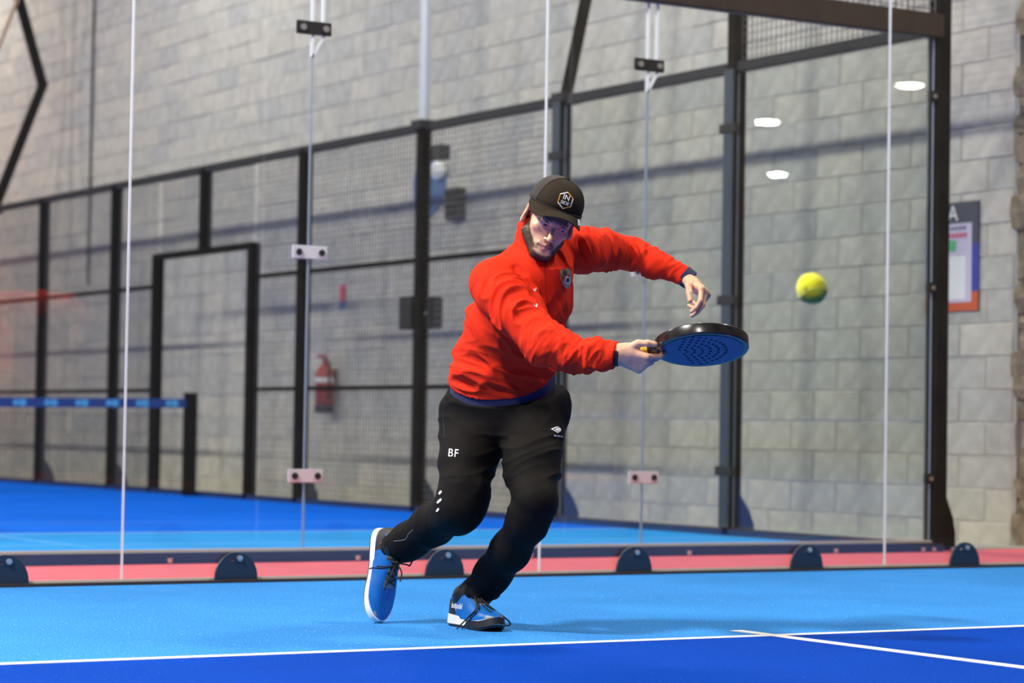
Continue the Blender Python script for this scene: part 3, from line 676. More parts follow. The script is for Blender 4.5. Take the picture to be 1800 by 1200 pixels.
# skin pigment per vertex
q = (V-HC)@HM; N = vnormals(V, Q)
skin = np.array((.74,.43,.27)); col = np.tile(skin, (len(V),1)); head = (np.linalg.norm(V-HC, axis=1) < .19)
def paint(c, m): 
    global col
    m = (m*head)[:,None]; col = col*(1-m)+np.array(c)*m
x_, y_, z_ = q[:,0], q[:,1], q[:,2]; ax_ = np.abs(x_)
cheek = sstep(.03,.0, np.sqrt((ax_-.042)**2+(z_+.03)**2))*(y_ > .03); paint((.68,.34,.22), cheek*.5)
paint((.70,.32,.21), sstep(.075,.085,ax_)*(y_ < .02)*.6)
lips = sstep(1.15,.8, np.sqrt((x_/.027)**2+((z_+.0695)/.0085)**2))*(y_ > .075); paint((.46,.19,.16), lips*.8); paint((.13,.05,.045), sstep(.0022,.0008,np.abs(z_+.0697))*sstep(.028,.022,ax_)*(y_ > .075)*.8)
browline = .019-.15*(ax_-.03)**2*40; brow = sstep(.0055,.003, np.abs(z_-(.0155+.10*(ax_-.02)*(ax_ < .036)-.2*(ax_-.036)*(ax_ >= .036))))*sstep(.011,.015,ax_)*sstep(.05,.045,ax_)*(y_ > .05); paint((.055,.032,.022), brow*.75)
jawline = -.002-1.08*(y_-.004)
ear_m = (ax_ > .0705)*(z_ > -.046)*(z_ < .035)
bm_ = (1-ear_m)*sstep(.004,-.006, z_-jawline)*sstep(-.028,-.016,y_)*sstep(-.150,-.128,z_)*(1-sstep(.074,.082,y_)*sstep(-.094,-.084,z_))
side_ = (1-ear_m)*sstep(.002,.007,y_)*sstep(.026,.019,y_)*(z_ < .045)*(z_ > -.06)*(ax_ > .045)
bm_ = np.clip(bm_+side_*.9, 0, 1)
stache = sstep(.007,.004, np.abs(z_+.0565+.18*ax_*(ax_ > .012)-.0))*sstep(.030,.024,ax_)*(y_ > .08)
soul = sstep(.008,.004, np.sqrt((x_)**2+((z_+.084)*.8)**2))*(y_ > .08)
corner = sstep(.009,.005, np.sqrt(((ax_-.028))**2+((z_+.076)*.6)**2))*(y_ > .06)
beard_m = np.clip(bm_+stache*.42+soul*.3+corner*.5, 0, 1)*head; paint((.030,.020,.017), beard_m*.88)
hair_m = head*(z_ > .0)*(y_ < .045)*(ax_ > .05)*(1-ear_m)*1.0; paint((.10,.065,.045), hair_m*.7)
feet = np.maximum(sstep(.24,.22,V[:,2]), sstep(.20,.18,np.linalg.norm(V-heelR,axis=1)))[:,None]; col = col*(1-feet)+np.array((.010,.010,.011))*feet
a = me.color_attributes.new('skin','FLOAT_COLOR','POINT'); a.data.foreach_set('color', np.concatenate([col, np.ones((len(V),1))], 1).astype(np.float32).ravel())
M['skin'] = mat('skin', (.6,.36,.28), 0.42, attr='skin', noise=0.10, nscale=60, spec=0.45, bump=0.12, bscale=380, sss=0.12)
M['hair'] = mat('beard_hair', (.020,.013,.010), 0.85, spec=.15)
M['red_knit'] = mat('sweater_red', (.78,.036,.013), 0.8, spec=0.05, bump=0.10, bscale=900)
M['seam'] = mat('sweater_seam', (.40,.012,.012), 0.8)
M['navy'] = mat('shirt_navy', (.022,.024,.075), 0.8, bump=0.2, bscale=700)
M['trouser'] = mat('trouser_black', (.0062,.0050,.0046), 0.75, spec=0.12, bump=0.2, bscale=900)
M['cap'] = mat('cap_dark', (.026,.018,.011), 0.8, bump=0.12, bscale=900, spec=.15)
M['capmesh'] = mat('cap_mesh', (.030,.024,.018), 0.7, bump=1.0, bscale=420)
M['gold'] = mat('gold_thread', (.62,.33,.045), 0.5); M['crest'] = mat('crest_gold', (.38,.27,.12), 0.5, noise=.3, nscale=120); M['crestdark'] = mat('crest_dark', (.06,.05,.04), 0.6)
M['shoeblue'] = mat('shoe_blue', (.003,.115,.42), 0.42, noise=.12, nscale=40, spec=.5); M['shoeblack'] = mat('shoe_black', (.012,.012,.015), 0.5, bump=.3, bscale=500)
M['shoewhite'] = mat('shoe_white', (.82,.80,.80), 0.5); M['lace'] = mat('lace_black', (.010,.010,.011), 0.7); M['shoegrey'] = mat('shoe_grey', (.22,.25,.30), 0.5)
M['sclera'] = mat('sclera', (.72,.68,.66), 0.15); M['iris'] = mat('iris', (.05,.09,.14), 0.15); M['pupil'] = mat('pupil', (.004,.004,.004), 0.1)
person = empty('person', 'man in red sweater, black trousers and dark cap lunging to hit the ball', 'person', (-0.7728,-2.4372,0), -0.55265)
body = link('body', me, M['skin'], person)
bodyV, bodyN = V, N
# beard strands
ok = np.flatnonzero(beard_m > .35); ok = ok[rng.random(len(ok)) < 2.6]
mb_v, mb_f = [], []
for i in np.repeat(ok, 3):
    if rng.random() > beard_m[i]: continue
    p = V[i]+rng.normal(0,.0012,3); n = N[i]; dwn = -HZ*0.9+HY*.15+rng.normal(0,.35,3); d = unit(n*.45+dwn*.9); sd = unit(np.cross(d, n+.01)); ln = .0026+.0022*rng.random()
    if q[i,2] > -.05 and y_[i] < .03: ln *= .6
    k_ = len(mb_v); mb_v += [p-n*.001-sd*.00045, p-n*.001+sd*.00045, p+d*ln]; mb_f.append((k_,k_+1,k_+2))
bme = bpy.data.meshes.new('beard'); bme.from_pydata([tuple(v) for v in mb_v], [], mb_f); link('beard', bme, M['hair'], person, label='short dark brown beard')
# eyes
gaze = unit(HY+HX*.30-HZ*.28)
for s_ in (-1,1):
    bm = bmesh.new(); bmesh.ops.create_uvsphere(bm, u_segments=24, v_segments=24, radius=.0118); c = H(s_*.031,.0752,-.0012)
    zz = Vector(gaze); rot = zz.to_track_quat('Z','Y').to_matrix()
    for v in bm.verts: v.co = rot @ v.co
    mi = []
    for f_ in bm.faces:
        an = f_.calc_center_median().normalized().angle(zz); f_.material_index = 2 if an < .19 else (1 if an < .47 else 0); f_.smooth = True
    for v in bm.verts: v.co += Vector(c)
    me = bpy.data.meshes.new('eye'); bm.to_mesh(me); bm.free(); link('eye', me, [M['sclera'],M['iris'],M['pupil']], person)
# ---- sweater
hS = 0.0042
F = Field((-.24,-.60,.62), (.76,.36,1.42), hS)
torso(F, 0.0); F.chain(armR, 0.0, .03); F.chain(armL, 0.0, .03)
F.cap(hipc, (0.062,0.030,0.731), .122, .122, .03, side=hip_side, sa=.176, sb=.176)
F.cap((0.100,-0.160,1.044), (0.207,-0.200,1.171), .075, .06, .06)
neck_dir = unit(np.array(NT)-np.array(NB)); F.cap(NB, H(.0,-.030,-.050), .078, .074, .012); F.cap(H(.0,-.030,-.050), H(0,-.03,-.0), .074, .074, .005)
colp = H(0,-.022,-.052); F.cut(colp, unit(HZ*.8+HX*.34+HY*.52), .135)
F.cut(hem_b*.4+hem_a*.3+hem_c*.3, hem_n, .30)
dR = unit(np.array(RW)-np.array(RE)); F.cut(RW, dR, .09); dL = unit(np.array(LW)-np.array(LE)); F.cut(LW, dL, .07)
V, Q = F.extract(); V = relax(V, Q, 2, .5); N = vnormals(V, Q); del F
# cloth folds, pushed along the normals
dsp = np.zeros(len(V))
def folds(axis, wave, amp, stretch, seed, wgt, warp=.35):
    """soft sharp-topped ridges: short across axis, long along the cloth"""
    global dsp
    a1 = unit(axis); a2 = unit(np.cross(a1, (0.3,1,0.2))); a3 = np.cross(a1, a2); wv = noise3(V*7+seed)*warp
    tot = 0
    for s_, am in ((1.0,1.0),(0.55,.45)):
        Pq = np.stack([(V@a1)/(wave*s_)+wv/s_, (V@a2)/(wave*s_*3.6)+seed, (V@a3)/(wave*s_*3.6)-seed], 1)+seed*3.1+17
        n_ = noise3(Pq); tot = tot+am*((1-np.abs(n_))**3-.30)
    dsp += amp*tot*np.clip(.75+.8*noise3(V*stretch+seed*5),0.1,1.3)*wgt
dA1, t1 = seg_dist(V, RS, RE); dA2, t2 = seg_dist(V, RE, RW); dB1, t3 = seg_dist(V, LS, LE); dB2, t4 = seg_dist(V, LE, LW)
wR1 = sstep(.11,.085,dA1)*sstep(0,.15,t1); wR2 = sstep(.085,.065,dA2); wL1 = sstep(.10,.07,dB1); wL2 = sstep(.08,.055,dB2)*sstep(1.0,.9,t4)
wT = 1-np.clip(wR1+wR2+wL1+wL2, 0, 1)
uR = unit(np.array(RE)-np.array(RS)); 
folds(uR*.8+np.array((-.3,0,.5)), .036, .0200, 6, 3.1, wR1)
folds(dR*.9+np.array((0,0,-.5)), .032, .0140, 7, 5.3, wR2*sstep(1.0,.75,t2)); folds(dR, .024, .0050, 12, 6.1, wR2*sstep(.95,.7,t2))
folds(unit(np.array(LE)-np.array(LS))+np.array((.4,0,.5)), .030, .0135, 8, 7.7, wL1); folds(dL+np.array((-.2,0,-.5)), .028, .0120, 9, 2.2, wL2)
zz_ = V[:,2]
low = sstep(1.02,.80,zz_)
folds((.32,0,1), .040, .0190, 5, 4.4, wT*low)
folds((.9,0,.45), .044, .0190, 5, 1.7, wT*(1-low)*sstep(.10,.16,seg_dist(V,RS,RS+np.array((0,0,.01)))[0]))
# drag folds from the left armpit to the waist and from the right shoulder over the chest
def crease(pts, width, amp):
    global dsp
    best = np.full(len(V), 9.0)
    for a_, b_ in zip(pts[:-1], pts[1:]): best = np.minimum(best, seg_dist(V, a_, b_)[0])
    dsp += amp*np.exp(-(best/width)**2)
front = lambda u: u
for pts, wd, am in (([(0.294,-0.160,1.120),(0.246,-0.190,1.008),(0.205,-0.200,0.952)], .018, .010), ([(0.271,-0.180,1.164),(0.235,-0.200,1.117),(0.181,-0.220,1.078)], .014, -.008),
                    ([(0.098,-0.260,1.165),(0.144,-0.270,1.111),(0.181,-0.250,1.031)], .012, -.010), ([(0.088,-0.270,1.182),(0.134,-0.280,1.146),(0.171,-0.260,1.076)], .010, .007),
                    ([(-0.046,-0.050,1.010),(-0.000,-0.120,0.980),(0.056,-0.170,0.947)], .012, -.009), ([(-0.093,-0.000,0.899),(0.001,-0.100,0.870),(0.094,-0.140,0.861)], .012, .006)):
    crease(pts, wd, am)
edge = sstep(0.0,.03, -((V-hem_b)@hem_n))*sstep(.0,.02, -((V-np.array(RW))@dR))
dsp *= 1-.8*np.exp(-(np.linalg.norm((V-np.array((0.260,-0.200,1.137)))*np.array((1,.5,1)), axis=1)/.06)**2)
nearL = np.linalg.norm(V-np.array(LW), axis=1) < .10; edge = np.where(nearL, sstep(.002,.035, -((V-np.array(LW))@dL))*.9-.14, edge)
V = V+N*(dsp*np.clip(edge,.0,1))[:,None]; V = relax(V, Q, 1, .3)
sweater = link('sweater', np_mesh('sweater', V, Q), M['red_knit'], person, label='bright red zip-neck sweater'); SV, SQ = V, Q
# ---- undershirt band and cuff
F = Field((-.24,-.22,.62), (.34,.26,.86), .005)
F.cap(s1, (0.062,0.040,0.725),   .114, .120, .02, side=hip_side, sa=.168, sb=.175)
F.cut(wb_p+wb_n*.014, wb_n, .30); F.cut((hem_b*.4+hem_a*.3+hem_c*.3)+hem_n*-.014, -hem_n, .30)
V, Q = F.extract(); link('undershirt_hem', np_mesh('undershirt_hem', V, Q), M['navy'], person, label='navy undershirt hem showing below the sweater')
def sleeve_ring(name, c, d, r, ln, m, label):
    c = np.array(c); d = unit(d); mb = MB(); mb.tube([tuple(c-d*.01), tuple(c), tuple(c+d*ln*.85), tuple(c+d*ln)], [r*.99,r,r*.97,r*.90], 24); return mb.build(name, M[m], person, label=label, smooth=False)
sleeve_ring('undershirt_cuff', np.array(LW)-dL*.006, unit(np.array(LHW)-np.array(LW)+dL*.01),   .0350, .026, 'navy', 'navy undershirt cuff at the free hand')
sleeve_ring('wristband', np.array(RW)+dR*.006, dR, .0345, .007, 'lace', 'thin black wristband at the racket hand')
# ---- trousers
F = Field((-.40,-.38,.04), (.40,.36,.90), .0042)
F.cap((0.061,0.020,0.813), (0.067,0.042,0.688), .123, .125, .03, side=hip_side, sa=.170, sb=.182)
F.chain(thighL, 0, .035); F.chain(thighR, 0, .035)
F.ell((0.106,0.130,0.708), (.13,.08,.11), None, .05); F.ell((0.255,0.030,0.734), (.030,.05,.06), None, .03)
hl = np.array(thighL[-1][0]); dl = unit(hl-np.array(thighL[-2][0])); F.cut(hl, unit(dl+np.array((.25,0,-.6))), .10)
hr = np.array(thighR[-1][0]); dr_ = unit(hr-np.array(thighR[-3][0])); F.cut(hr, dr_, .10)
F.cut(wb_p, -wb_n, .30)
V, Q = F.extract(); V = relax(V, Q, 2, .5); N = vnormals(V, Q); del F; dsp = np.zeros(len(V))
tp = lambda L_, i: np.array(L_[i][0])
dK, tk = seg_dist(V, tp(thighL,1), tp(thighL,2)); dS, tS = seg_dist(V, tp(thighL,3), tp(thighL,6)); dK2, tk2 = seg_dist(V, tp(thighR,1), tp(thighR,3)); dS2, tS2 = seg_dist(V, tp(thighR,3), tp(thighR,6))
folds((-.35,0,1), .075, .0100, 5, 3.3, sstep(.40,.5,V[:,2]))
folds((.7,0,.8), .080, .0065, 5, 7.1, sstep(.10,.08,dS)); folds(dl+np.array((.3,0,.3)), .036, .0095, 8, 2.9, sstep(.09,.07,dS)*sstep(.7,1,tS))
folds(dr_+np.array((.4,0,.4)), .075, .0065, 6, 8.3, sstep(.10,.08,dS2)); folds(dr_, .034, .0075, 8, 1.1, sstep(.09,.07,dS2)*sstep(.65,1,tS2))
for pts, wd, am in (([(0.110,-0.240,0.426),(0.155,-0.270,0.409),(0.218,-0.260,0.419)], .010, -.006), ([(0.101,-0.220,0.398),(0.155,-0.260,0.382),(0.218,-0.240,0.391)], .010, .006), ([(-0.137,-0.000,0.430),(-0.101,-0.100,0.381),(-0.026,-0.180,0.367)], .010, -.007),
                    ([(0.069,-0.050,0.669),(0.171,-0.100,0.643),(0.254,-0.080,0.626)], .010, .006), ([(0.069,-0.050,0.650),(0.153,-0.110,0.620),(0.254,-0.090,0.598)], .008, -.006), ([(-0.014,-0.050,0.667),(0.027,-0.060,0.631),(0.054,-0.020,0.589)], .010, .008)):
    crease(pts, wd, am)
V = V+N*dsp[:,None]; V = relax(V, Q, 1, .3)
trousers = link('trousers', np_mesh('trousers', V, Q), M['trouser'], person, label='black track trousers with white initials'); TV, TQ = V, Q
# ---- decals that follow the cloth
def bvh(V, Q): return BVHTree.FromPolygons([Vector(v) for v in V], [tuple(int(i) for i in q_) for q_ in Q])
BS, BT = bvh(SV, SQ), bvh(TV, TQ)
def hit(tree, p, direction=None):
    p = Vector(p); o = EYE if direction is None else p-Vector(direction).normalized()*.4
    d = (p-o).normalized(); h_ = tree.ray_cast(o, d)
    return (h_[0], h_[1]) if h_[0] is not None else (None, None)
def on_cloth(name, me, tree, at, size_rot, m, parent, lift=.0012, label=None, direction=None, sx=1.0, thick=.0012):
    """lay a flat mesh (x right, y up) on the cloth around the point seen at 'at'"""
    c, n = hit(tree, at, direction)
    if c is None: return None
    o = EYE if direction is None else c-Vector(direction)*.4
    view = (c-o).normalized(); up = Vector((0,0,1)); rgt = view.cross(up).normalized(); up = rgt.cross(view)
    ca, sa_ = math.cos(size_rot), math.sin(size_rot); bm = bmesh.new(); bm.from_mesh(me)
    for v in bm.verts:
        a_, b_ = v.co.x*sx, v.co.y; a_, b_ = a_*ca-b_*sa_, a_*sa_+b_*ca
        p = c+rgt*a_+up*b_; h_ = tree.ray_cast(o, (p-o).normalized())
        v.co = (h_[0]+h_[1]*lift*(1 if h_[1].dot(view) < 0 else -1)) if h_[0] is not None and (h_[0]-p).length < .06 else p
    m2 = bpy.data.meshes.new(name); bm.to_mesh(m2); bm.free(); ob = link(name, m2, M[m], parent, label=label)
    md = ob.modifiers.new('thickness','SOLIDIFY'); md.thickness = thick; md.offset = 0; return ob
def flat(polys):
    """polygons -> one flat mesh, finely cut so that it can follow cloth"""
    me = bpy.data.meshes.new('flat'); vs, fs = [], []
    for pl in polys: fs.append(tuple(range(len(vs), len(vs)+len(pl)))); vs += [(a_,b_,0) for a_,b_ in pl]
    me.from_pydata(vs, [], fs); return me
def ringp(outer, inner):
    n = len(outer); return [[outer[i],outer[(i+1)%n],inner[(i+1)%n],inner[i]] for i in range(n)]
def scale(pl, s_, dx=0, dy=0): return [(a_*s_+dx, b_*s_+dy) for a_,b_ in pl]
def seam(tree, pts, r, m, parent, name='seam', lift=0.0):
    pp = []
    for p in smooth_path(pts, 5):
        c, n = hit(tree, p)
        if c is not None: pp.append(c+(EYE-c).normalized()*lift)
    if len(pp) > 1: mb = MB(); mb.tube(pp, r, 5); return mb.build(name, M[m], parent)
on_cloth('initials', text_mesh('BF', .036, spacing=1.15), BT, (-0.091,-0.100,0.571), -.09, 'white', trousers, label='white initials', sx=.85)
dia = [(-.022,-.001),(-.006,.0085),(.001,.0095),(.009,.004),(.011,.0),(.009,-.005),(.001,-.011),(-.004,-.008)]
on_cloth('diamond_mark', flat(ringp(dia, scale(dia,.74,.001,0))+ringp(scale(dia,.52,.002,0), scale(dia,.16,.0035,0))), BT, (0.244,-0.080,0.653), -.1, 'white', trousers, label='white double diamond mark')
on_cloth('diamond_wordmark', text_mesh('umbro', .0105), BT, (0.247,-0.080,0.633), -.12, 'white', trousers, label='white wordmark')
for u_ in ((-0.132,-0.050,0.443), (-0.137,-0.050,0.414), (-0.132,-0.050,0.418), (-0.139,-0.050,0.387)):
    on_cloth('side_mark', flat([[(-.004,-.006),(.001,-.007),(.004,.002),(.002,.007),(-.002,.005)]]), BT, u_, -.4, 'white', trousers)
seam(BT, [(-0.123,-0.000,0.768),(-0.129,-0.000,0.694),(-0.124,0.000,0.638),(-0.128,-0.000,0.619)], .0012, 'lace', trousers, 'pocket_seam')
seam(BT, [(0.244,-0.000,0.785),(0.274,-0.000,0.756),(0.273,-0.000,0.704)], .0012, 'lace', trousers, 'pocket_seam')
seam(BT, [(-0.290,0.150,0.274),(-0.253,0.150,0.280),(-0.240,0.100,0.301),(-0.225,0.100,0.315)], .0009, 'shoegrey', trousers, 'piping', .0005)
seam(BS, [(0.194,-0.200,1.178),(0.193,-0.200,1.134),(0.197,-0.200,1.089),(0.207,-0.200,1.043)], .0017, 'seam', sweater, 'zip', .0005)
for pts in ([(-0.046,-0.100,1.077),(-0.034,-0.200,1.112),(-0.002,-0.200,1.136),(0.062,-0.250,1.144),(0.125,-0.250,1.137),(0.148,-0.200,1.106),(0.155,-0.200,1.079)], [(-0.046,-0.100,1.077),(-0.041,-0.100,1.007),(-0.018,-0.100,0.952)],
            [(0.095,-0.220,1.241),(0.084,-0.220,1.211),(0.097,-0.250,1.180),(0.134,-0.250,1.159)], [(0.389,-0.000,1.292),(0.379,-0.000,1.243),(0.387,-0.000,1.194)], [(0.664,0.100,1.202),(0.648,0.100,1.167),(0.637,0.100,1.145)], [(0.395,-0.450,0.921),(0.394,-0.450,0.883),(0.396,-0.450,0.842)], [(-0.124,-0.000,0.820),(-0.035,-0.000,0.786),(0.073,-0.000,0.755),(0.160,-0.000,0.799),(0.217,-0.000,0.839)]):
    seam(BS, pts, .0008, 'seam', sweater)
shield = [(-.019,.020),(-.012,.031),(-.004,.031),(.002,.028),(.010,.032),(.014,.030),(.017,.018),(.017,.002),(.012,-.018),(.006,-.031),(.001,-.033),(-.006,-.027),(-.014,-.010),(-.019,.006)]
cr = on_cloth('crest', flat([[shield[i],shield[(i+1)%len(shield)],(0,0)] for i in range(len(shield))]), BS, (0.260,-0.200,1.137), .06, 'crest', sweater, label='gold shield crest', lift=.003)
circ = [(.0085*math.cos(t_), .0115*math.sin(t_)) for t_ in np.linspace(0,2*math.pi,17)[:-1]]
mv = lambda pl, dx, dy: [(a_+dx,b_+dy) for a_,b_ in pl]
on_cloth('crest_ring', flat(ringp(mv(circ,.003,-.004), mv(scale(circ,.78),.003,-.004))), BS, (0.260,-0.200,1.137), .06, 'white', cr, lift=.006)
on_cloth('crest_centre', flat([mv(scale(circ,.45),.002,-.005)]), BS, (0.260,-0.200,1.137), .06, 'crestdark', cr, lift=.0055)
on_cloth('crest_crown', flat([[(-.011,.012),(-.004,.009),(.001,.015),(.001,.024),(-.006,.026),(-.011,.022)]]), BS, (0.260,-0.200,1.137), .06, 'crestdark', cr, lift=.0055)
on_cloth('crest_red', flat([[(.004,.012),(.010,.010),(.012,-.002),(.007,-.001)],[(-.014,.012),(-.010,.006),(-.009,-.004),(-.014,.002)]]), BS, (0.260,-0.200,1.137), .06, 'seam', cr, lift=.005)
for u_, pl in (((0.162,-0.200,1.098), [(-.005,.003),(.003,.0),(.004,.008),(.006,-.002),(.004,-.007),(-.001,-.004)]), ((0.167,-0.200,1.048), [(-.006,.001),(.001,.006),(.004,.003),(.004,-.006),(.0,-.004)])):
    on_cloth('chest_mark', flat([pl]), BS, u_, 0, 'white', sweater, lift=.002)
# ---- cap
def cap_pt(az, el, g=0.0):
    ex = 2.35; ca, sa_ = math.cos(az), math.sin(az); ce, se = math.cos(el), math.sin(el)
    pw = lambda v, e: math.copysign(abs(v)**(2/e), v)
    x = (.0875+g)*pw(ce,ex)*pw(sa_,2.1); y = -.010+(.106+g)*pw(ce,ex)*pw(ca,2.1); base = .056-.030*(1-ca)/2
    return x, y, base+(.1385+g-base)*pw(se,ex)
capo = empty('cap', None, None); capo.parent = person; capo['label'] = 'dark brown trucker cap with hexagon badge'
nA, nE = 56, 14
def dome(az0, az1, name, m, parent):
    vs, fs = [], []; n = int(nA*(az1-az0)/(2*math.pi))
    for lay, g in enumerate((0.0,-.003)):
        for j in range(nE+1):
            for i in range(n+1): vs.append(tuple(H(*cap_pt(az0+(az1-az0)*i/n, math.pi/2*j/nE, g))))
    S_ = (nE+1)*(n+1)
    for j in range(nE):
        for i in range(n):
            a_ = j*(n+1)+i; fs.append((a_,a_+1,a_+n+2,a_+n+1)); fs.append((S_+a_+n+1,S_+a_+n+2,S_+a_+1,S_+a_))
    for i in range(n): fs.append((i+1,i,S_+i,S_+i+1))
    mb = MB(); mb.add(vs, fs); o = mb.build(name, M[m], parent, smooth=True); return o, vs, fs
HALF = math.radians(62)
o_front, fv, fF = dome(-HALF, HALF, 'front_panel', 'cap', capo)
dome(HALF, 2*math.pi-HALF, 'mesh_back', 'capmesh', capo)
BC = BVHTree.FromPolygons([Vector(v) for v in fv], fF)
mb = MB(); mb.tube([tuple(H(0,-.01,.1375)), tuple(H(0,-.01,.1425)), tuple(H(0,-.01,.144))], [.0085,.0075,.003], 12); mb.build('button', M['cap'], capo)
for az in (0.0,):
    mb = MB(); mb.tube([tuple(H(*cap_pt(az, math.pi/2*t_, .0006))) for t_ in np.linspace(.68,.98,8)], .0010, 5); mb.build('crown_seam', M['lace'], capo)
for az in (-HALF, HALF):
    mb = MB(); mb.tube([tuple(H(*cap_pt(az, math.pi/2*t_, .0006))) for t_ in np.linspace(.0,.98,14)], .0011, 5); mb.build('panel_seam', M['lace'], capo)
# brim
nS, nT = 36, 8; vs, fs = [], []; BA = math.radians(84)
for lay in (0,1):
    for j in range(nT+1):
        for i in range(nS+1):
            s_ = -1+2*i/nS; az = BA*s_; bx, by, bz = cap_pt(az, 0, .001); t_ = j/nT
            ex_ = math.sqrt(max(0,1-abs(s_)**2.6)); x = bx*(1+.02*t_*ex_); y = by+t_*(.073*ex_)
            z = bz+.003-.004*t_-5.0*x*x*(1-(1-t_)**2)*(.25+.75*ex_)-(.003*lay)
            vs.append(tuple(H(x,y,z)))
S_ = (nT+1)*(nS+1)
for j in range(nT):
    for i in range(nS):
        a_ = j*(nS+1)+i; fs.append((a_,a_+1,a_+nS+2,a_+nS+1)); fs.append((S_+a_+nS+1,S_+a_+nS+2,S_+a_+1,S_+a_))
for i in range(nS): a_ = nT*(nS+1)+i; fs.append((a_,a_+1,S_+a_+1,S_+a_))
for i in range(nS): fs.append((i+1,i,S_+i,S_+i+1))
mb = MB(); mb.add(vs, fs); brim = mb.build('brim', M['cap'], capo, smooth=True); BB = BVHTree.FromPolygons([Vector(v) for v in vs], fs)
mb = MB(); mb.tube([tuple(H(*[c_+d_ for c_, d_ in zip(cap_pt(BA*s_,0,.002),(0,0.001,.004))])) for s_ in np.linspace(-1,1,24)], .0016, 6); mb.build('brim_seam', M['lace'], capo)
hexo = [(.027*math.sin(a_)*1.0, .029*math.cos(a_)) for a_ in np.linspace(0,2*math.pi,7)[:-1]]; hexi = scale(hexo,.88)
def on_cap(name, me, m, at, rot=0.0, label=None, tree=None, sx=1.0, lift=.0012, parent=None):
    bm = bmesh.new(); bm.from_mesh(me)
    for v in bm.verts:
        ca, sa_ = math.cos(rot), math.sin(rot); a_, b_ = v.co.x*sx*ca-v.co.y*sa_, v.co.x*sx*sa_+v.co.y*ca
        dirn = Vector(unit(HY*.93+HZ*.36)); upv = Vector(unit(HZ*.93-HY*.36)); o = Vector(H(at[0],0,at[1]))+Vector(HX)*a_+upv*b_+dirn*.4
        h_ = (tree or BC).ray_cast(o, -dirn); v.co = h_[0]+dirn*lift if h_[0] is not None else o-dirn*.3
    m2 = bpy.data.meshes.new(name); bm.to_mesh(m2); bm.free(); ob = link(name, m2, M[m], parent or capo, label=label); md = ob.modifiers.new('thickness','SOLIDIFY'); md.thickness = .0012; md.offset = 0
def subdiv_seg(a_, b_, ai, bi, n=4):
    L_ = lambda p, q_, t_: (p[0]+(q_[0]-p[0])*t_, p[1]+(q_[1]-p[1])*t_)
    return [[L_(a_,b_,i/n),L_(a_,b_,(i+1)/n),L_(ai,bi,(i+1)/n),L_(ai,bi,i/n)] for i in range(n)]
zc = .060
for i in range(6):
    on_cap('badge_edge', flat(subdiv_seg(hexo[i],hexo[(i+1)%6],hexi[i],hexi[(i+1)%6])), 'gold' if i in (0,2,4) else 'white', (0,zc))
on_cap('badge_text', text_mesh('IN', .0235), 'white', (0,zc+.0095), label='white badge lettering'); on_cap('badge_text', text_mesh('SIDE', .0150), 'white', (0,zc-.0100), label='white badge lettering')
c, n = hit(BB, (0.296,-0.330,1.306))
if c is not None:
    on_cloth('brim_tag', flat([[(-.0035,-.0095),(.0035,-.0105),(.003,.009),(-.003,.010)]]), BB, (0.296,-0.330,1.306), .1, 'white', brim, label='white fabric tag', lift=.0012)
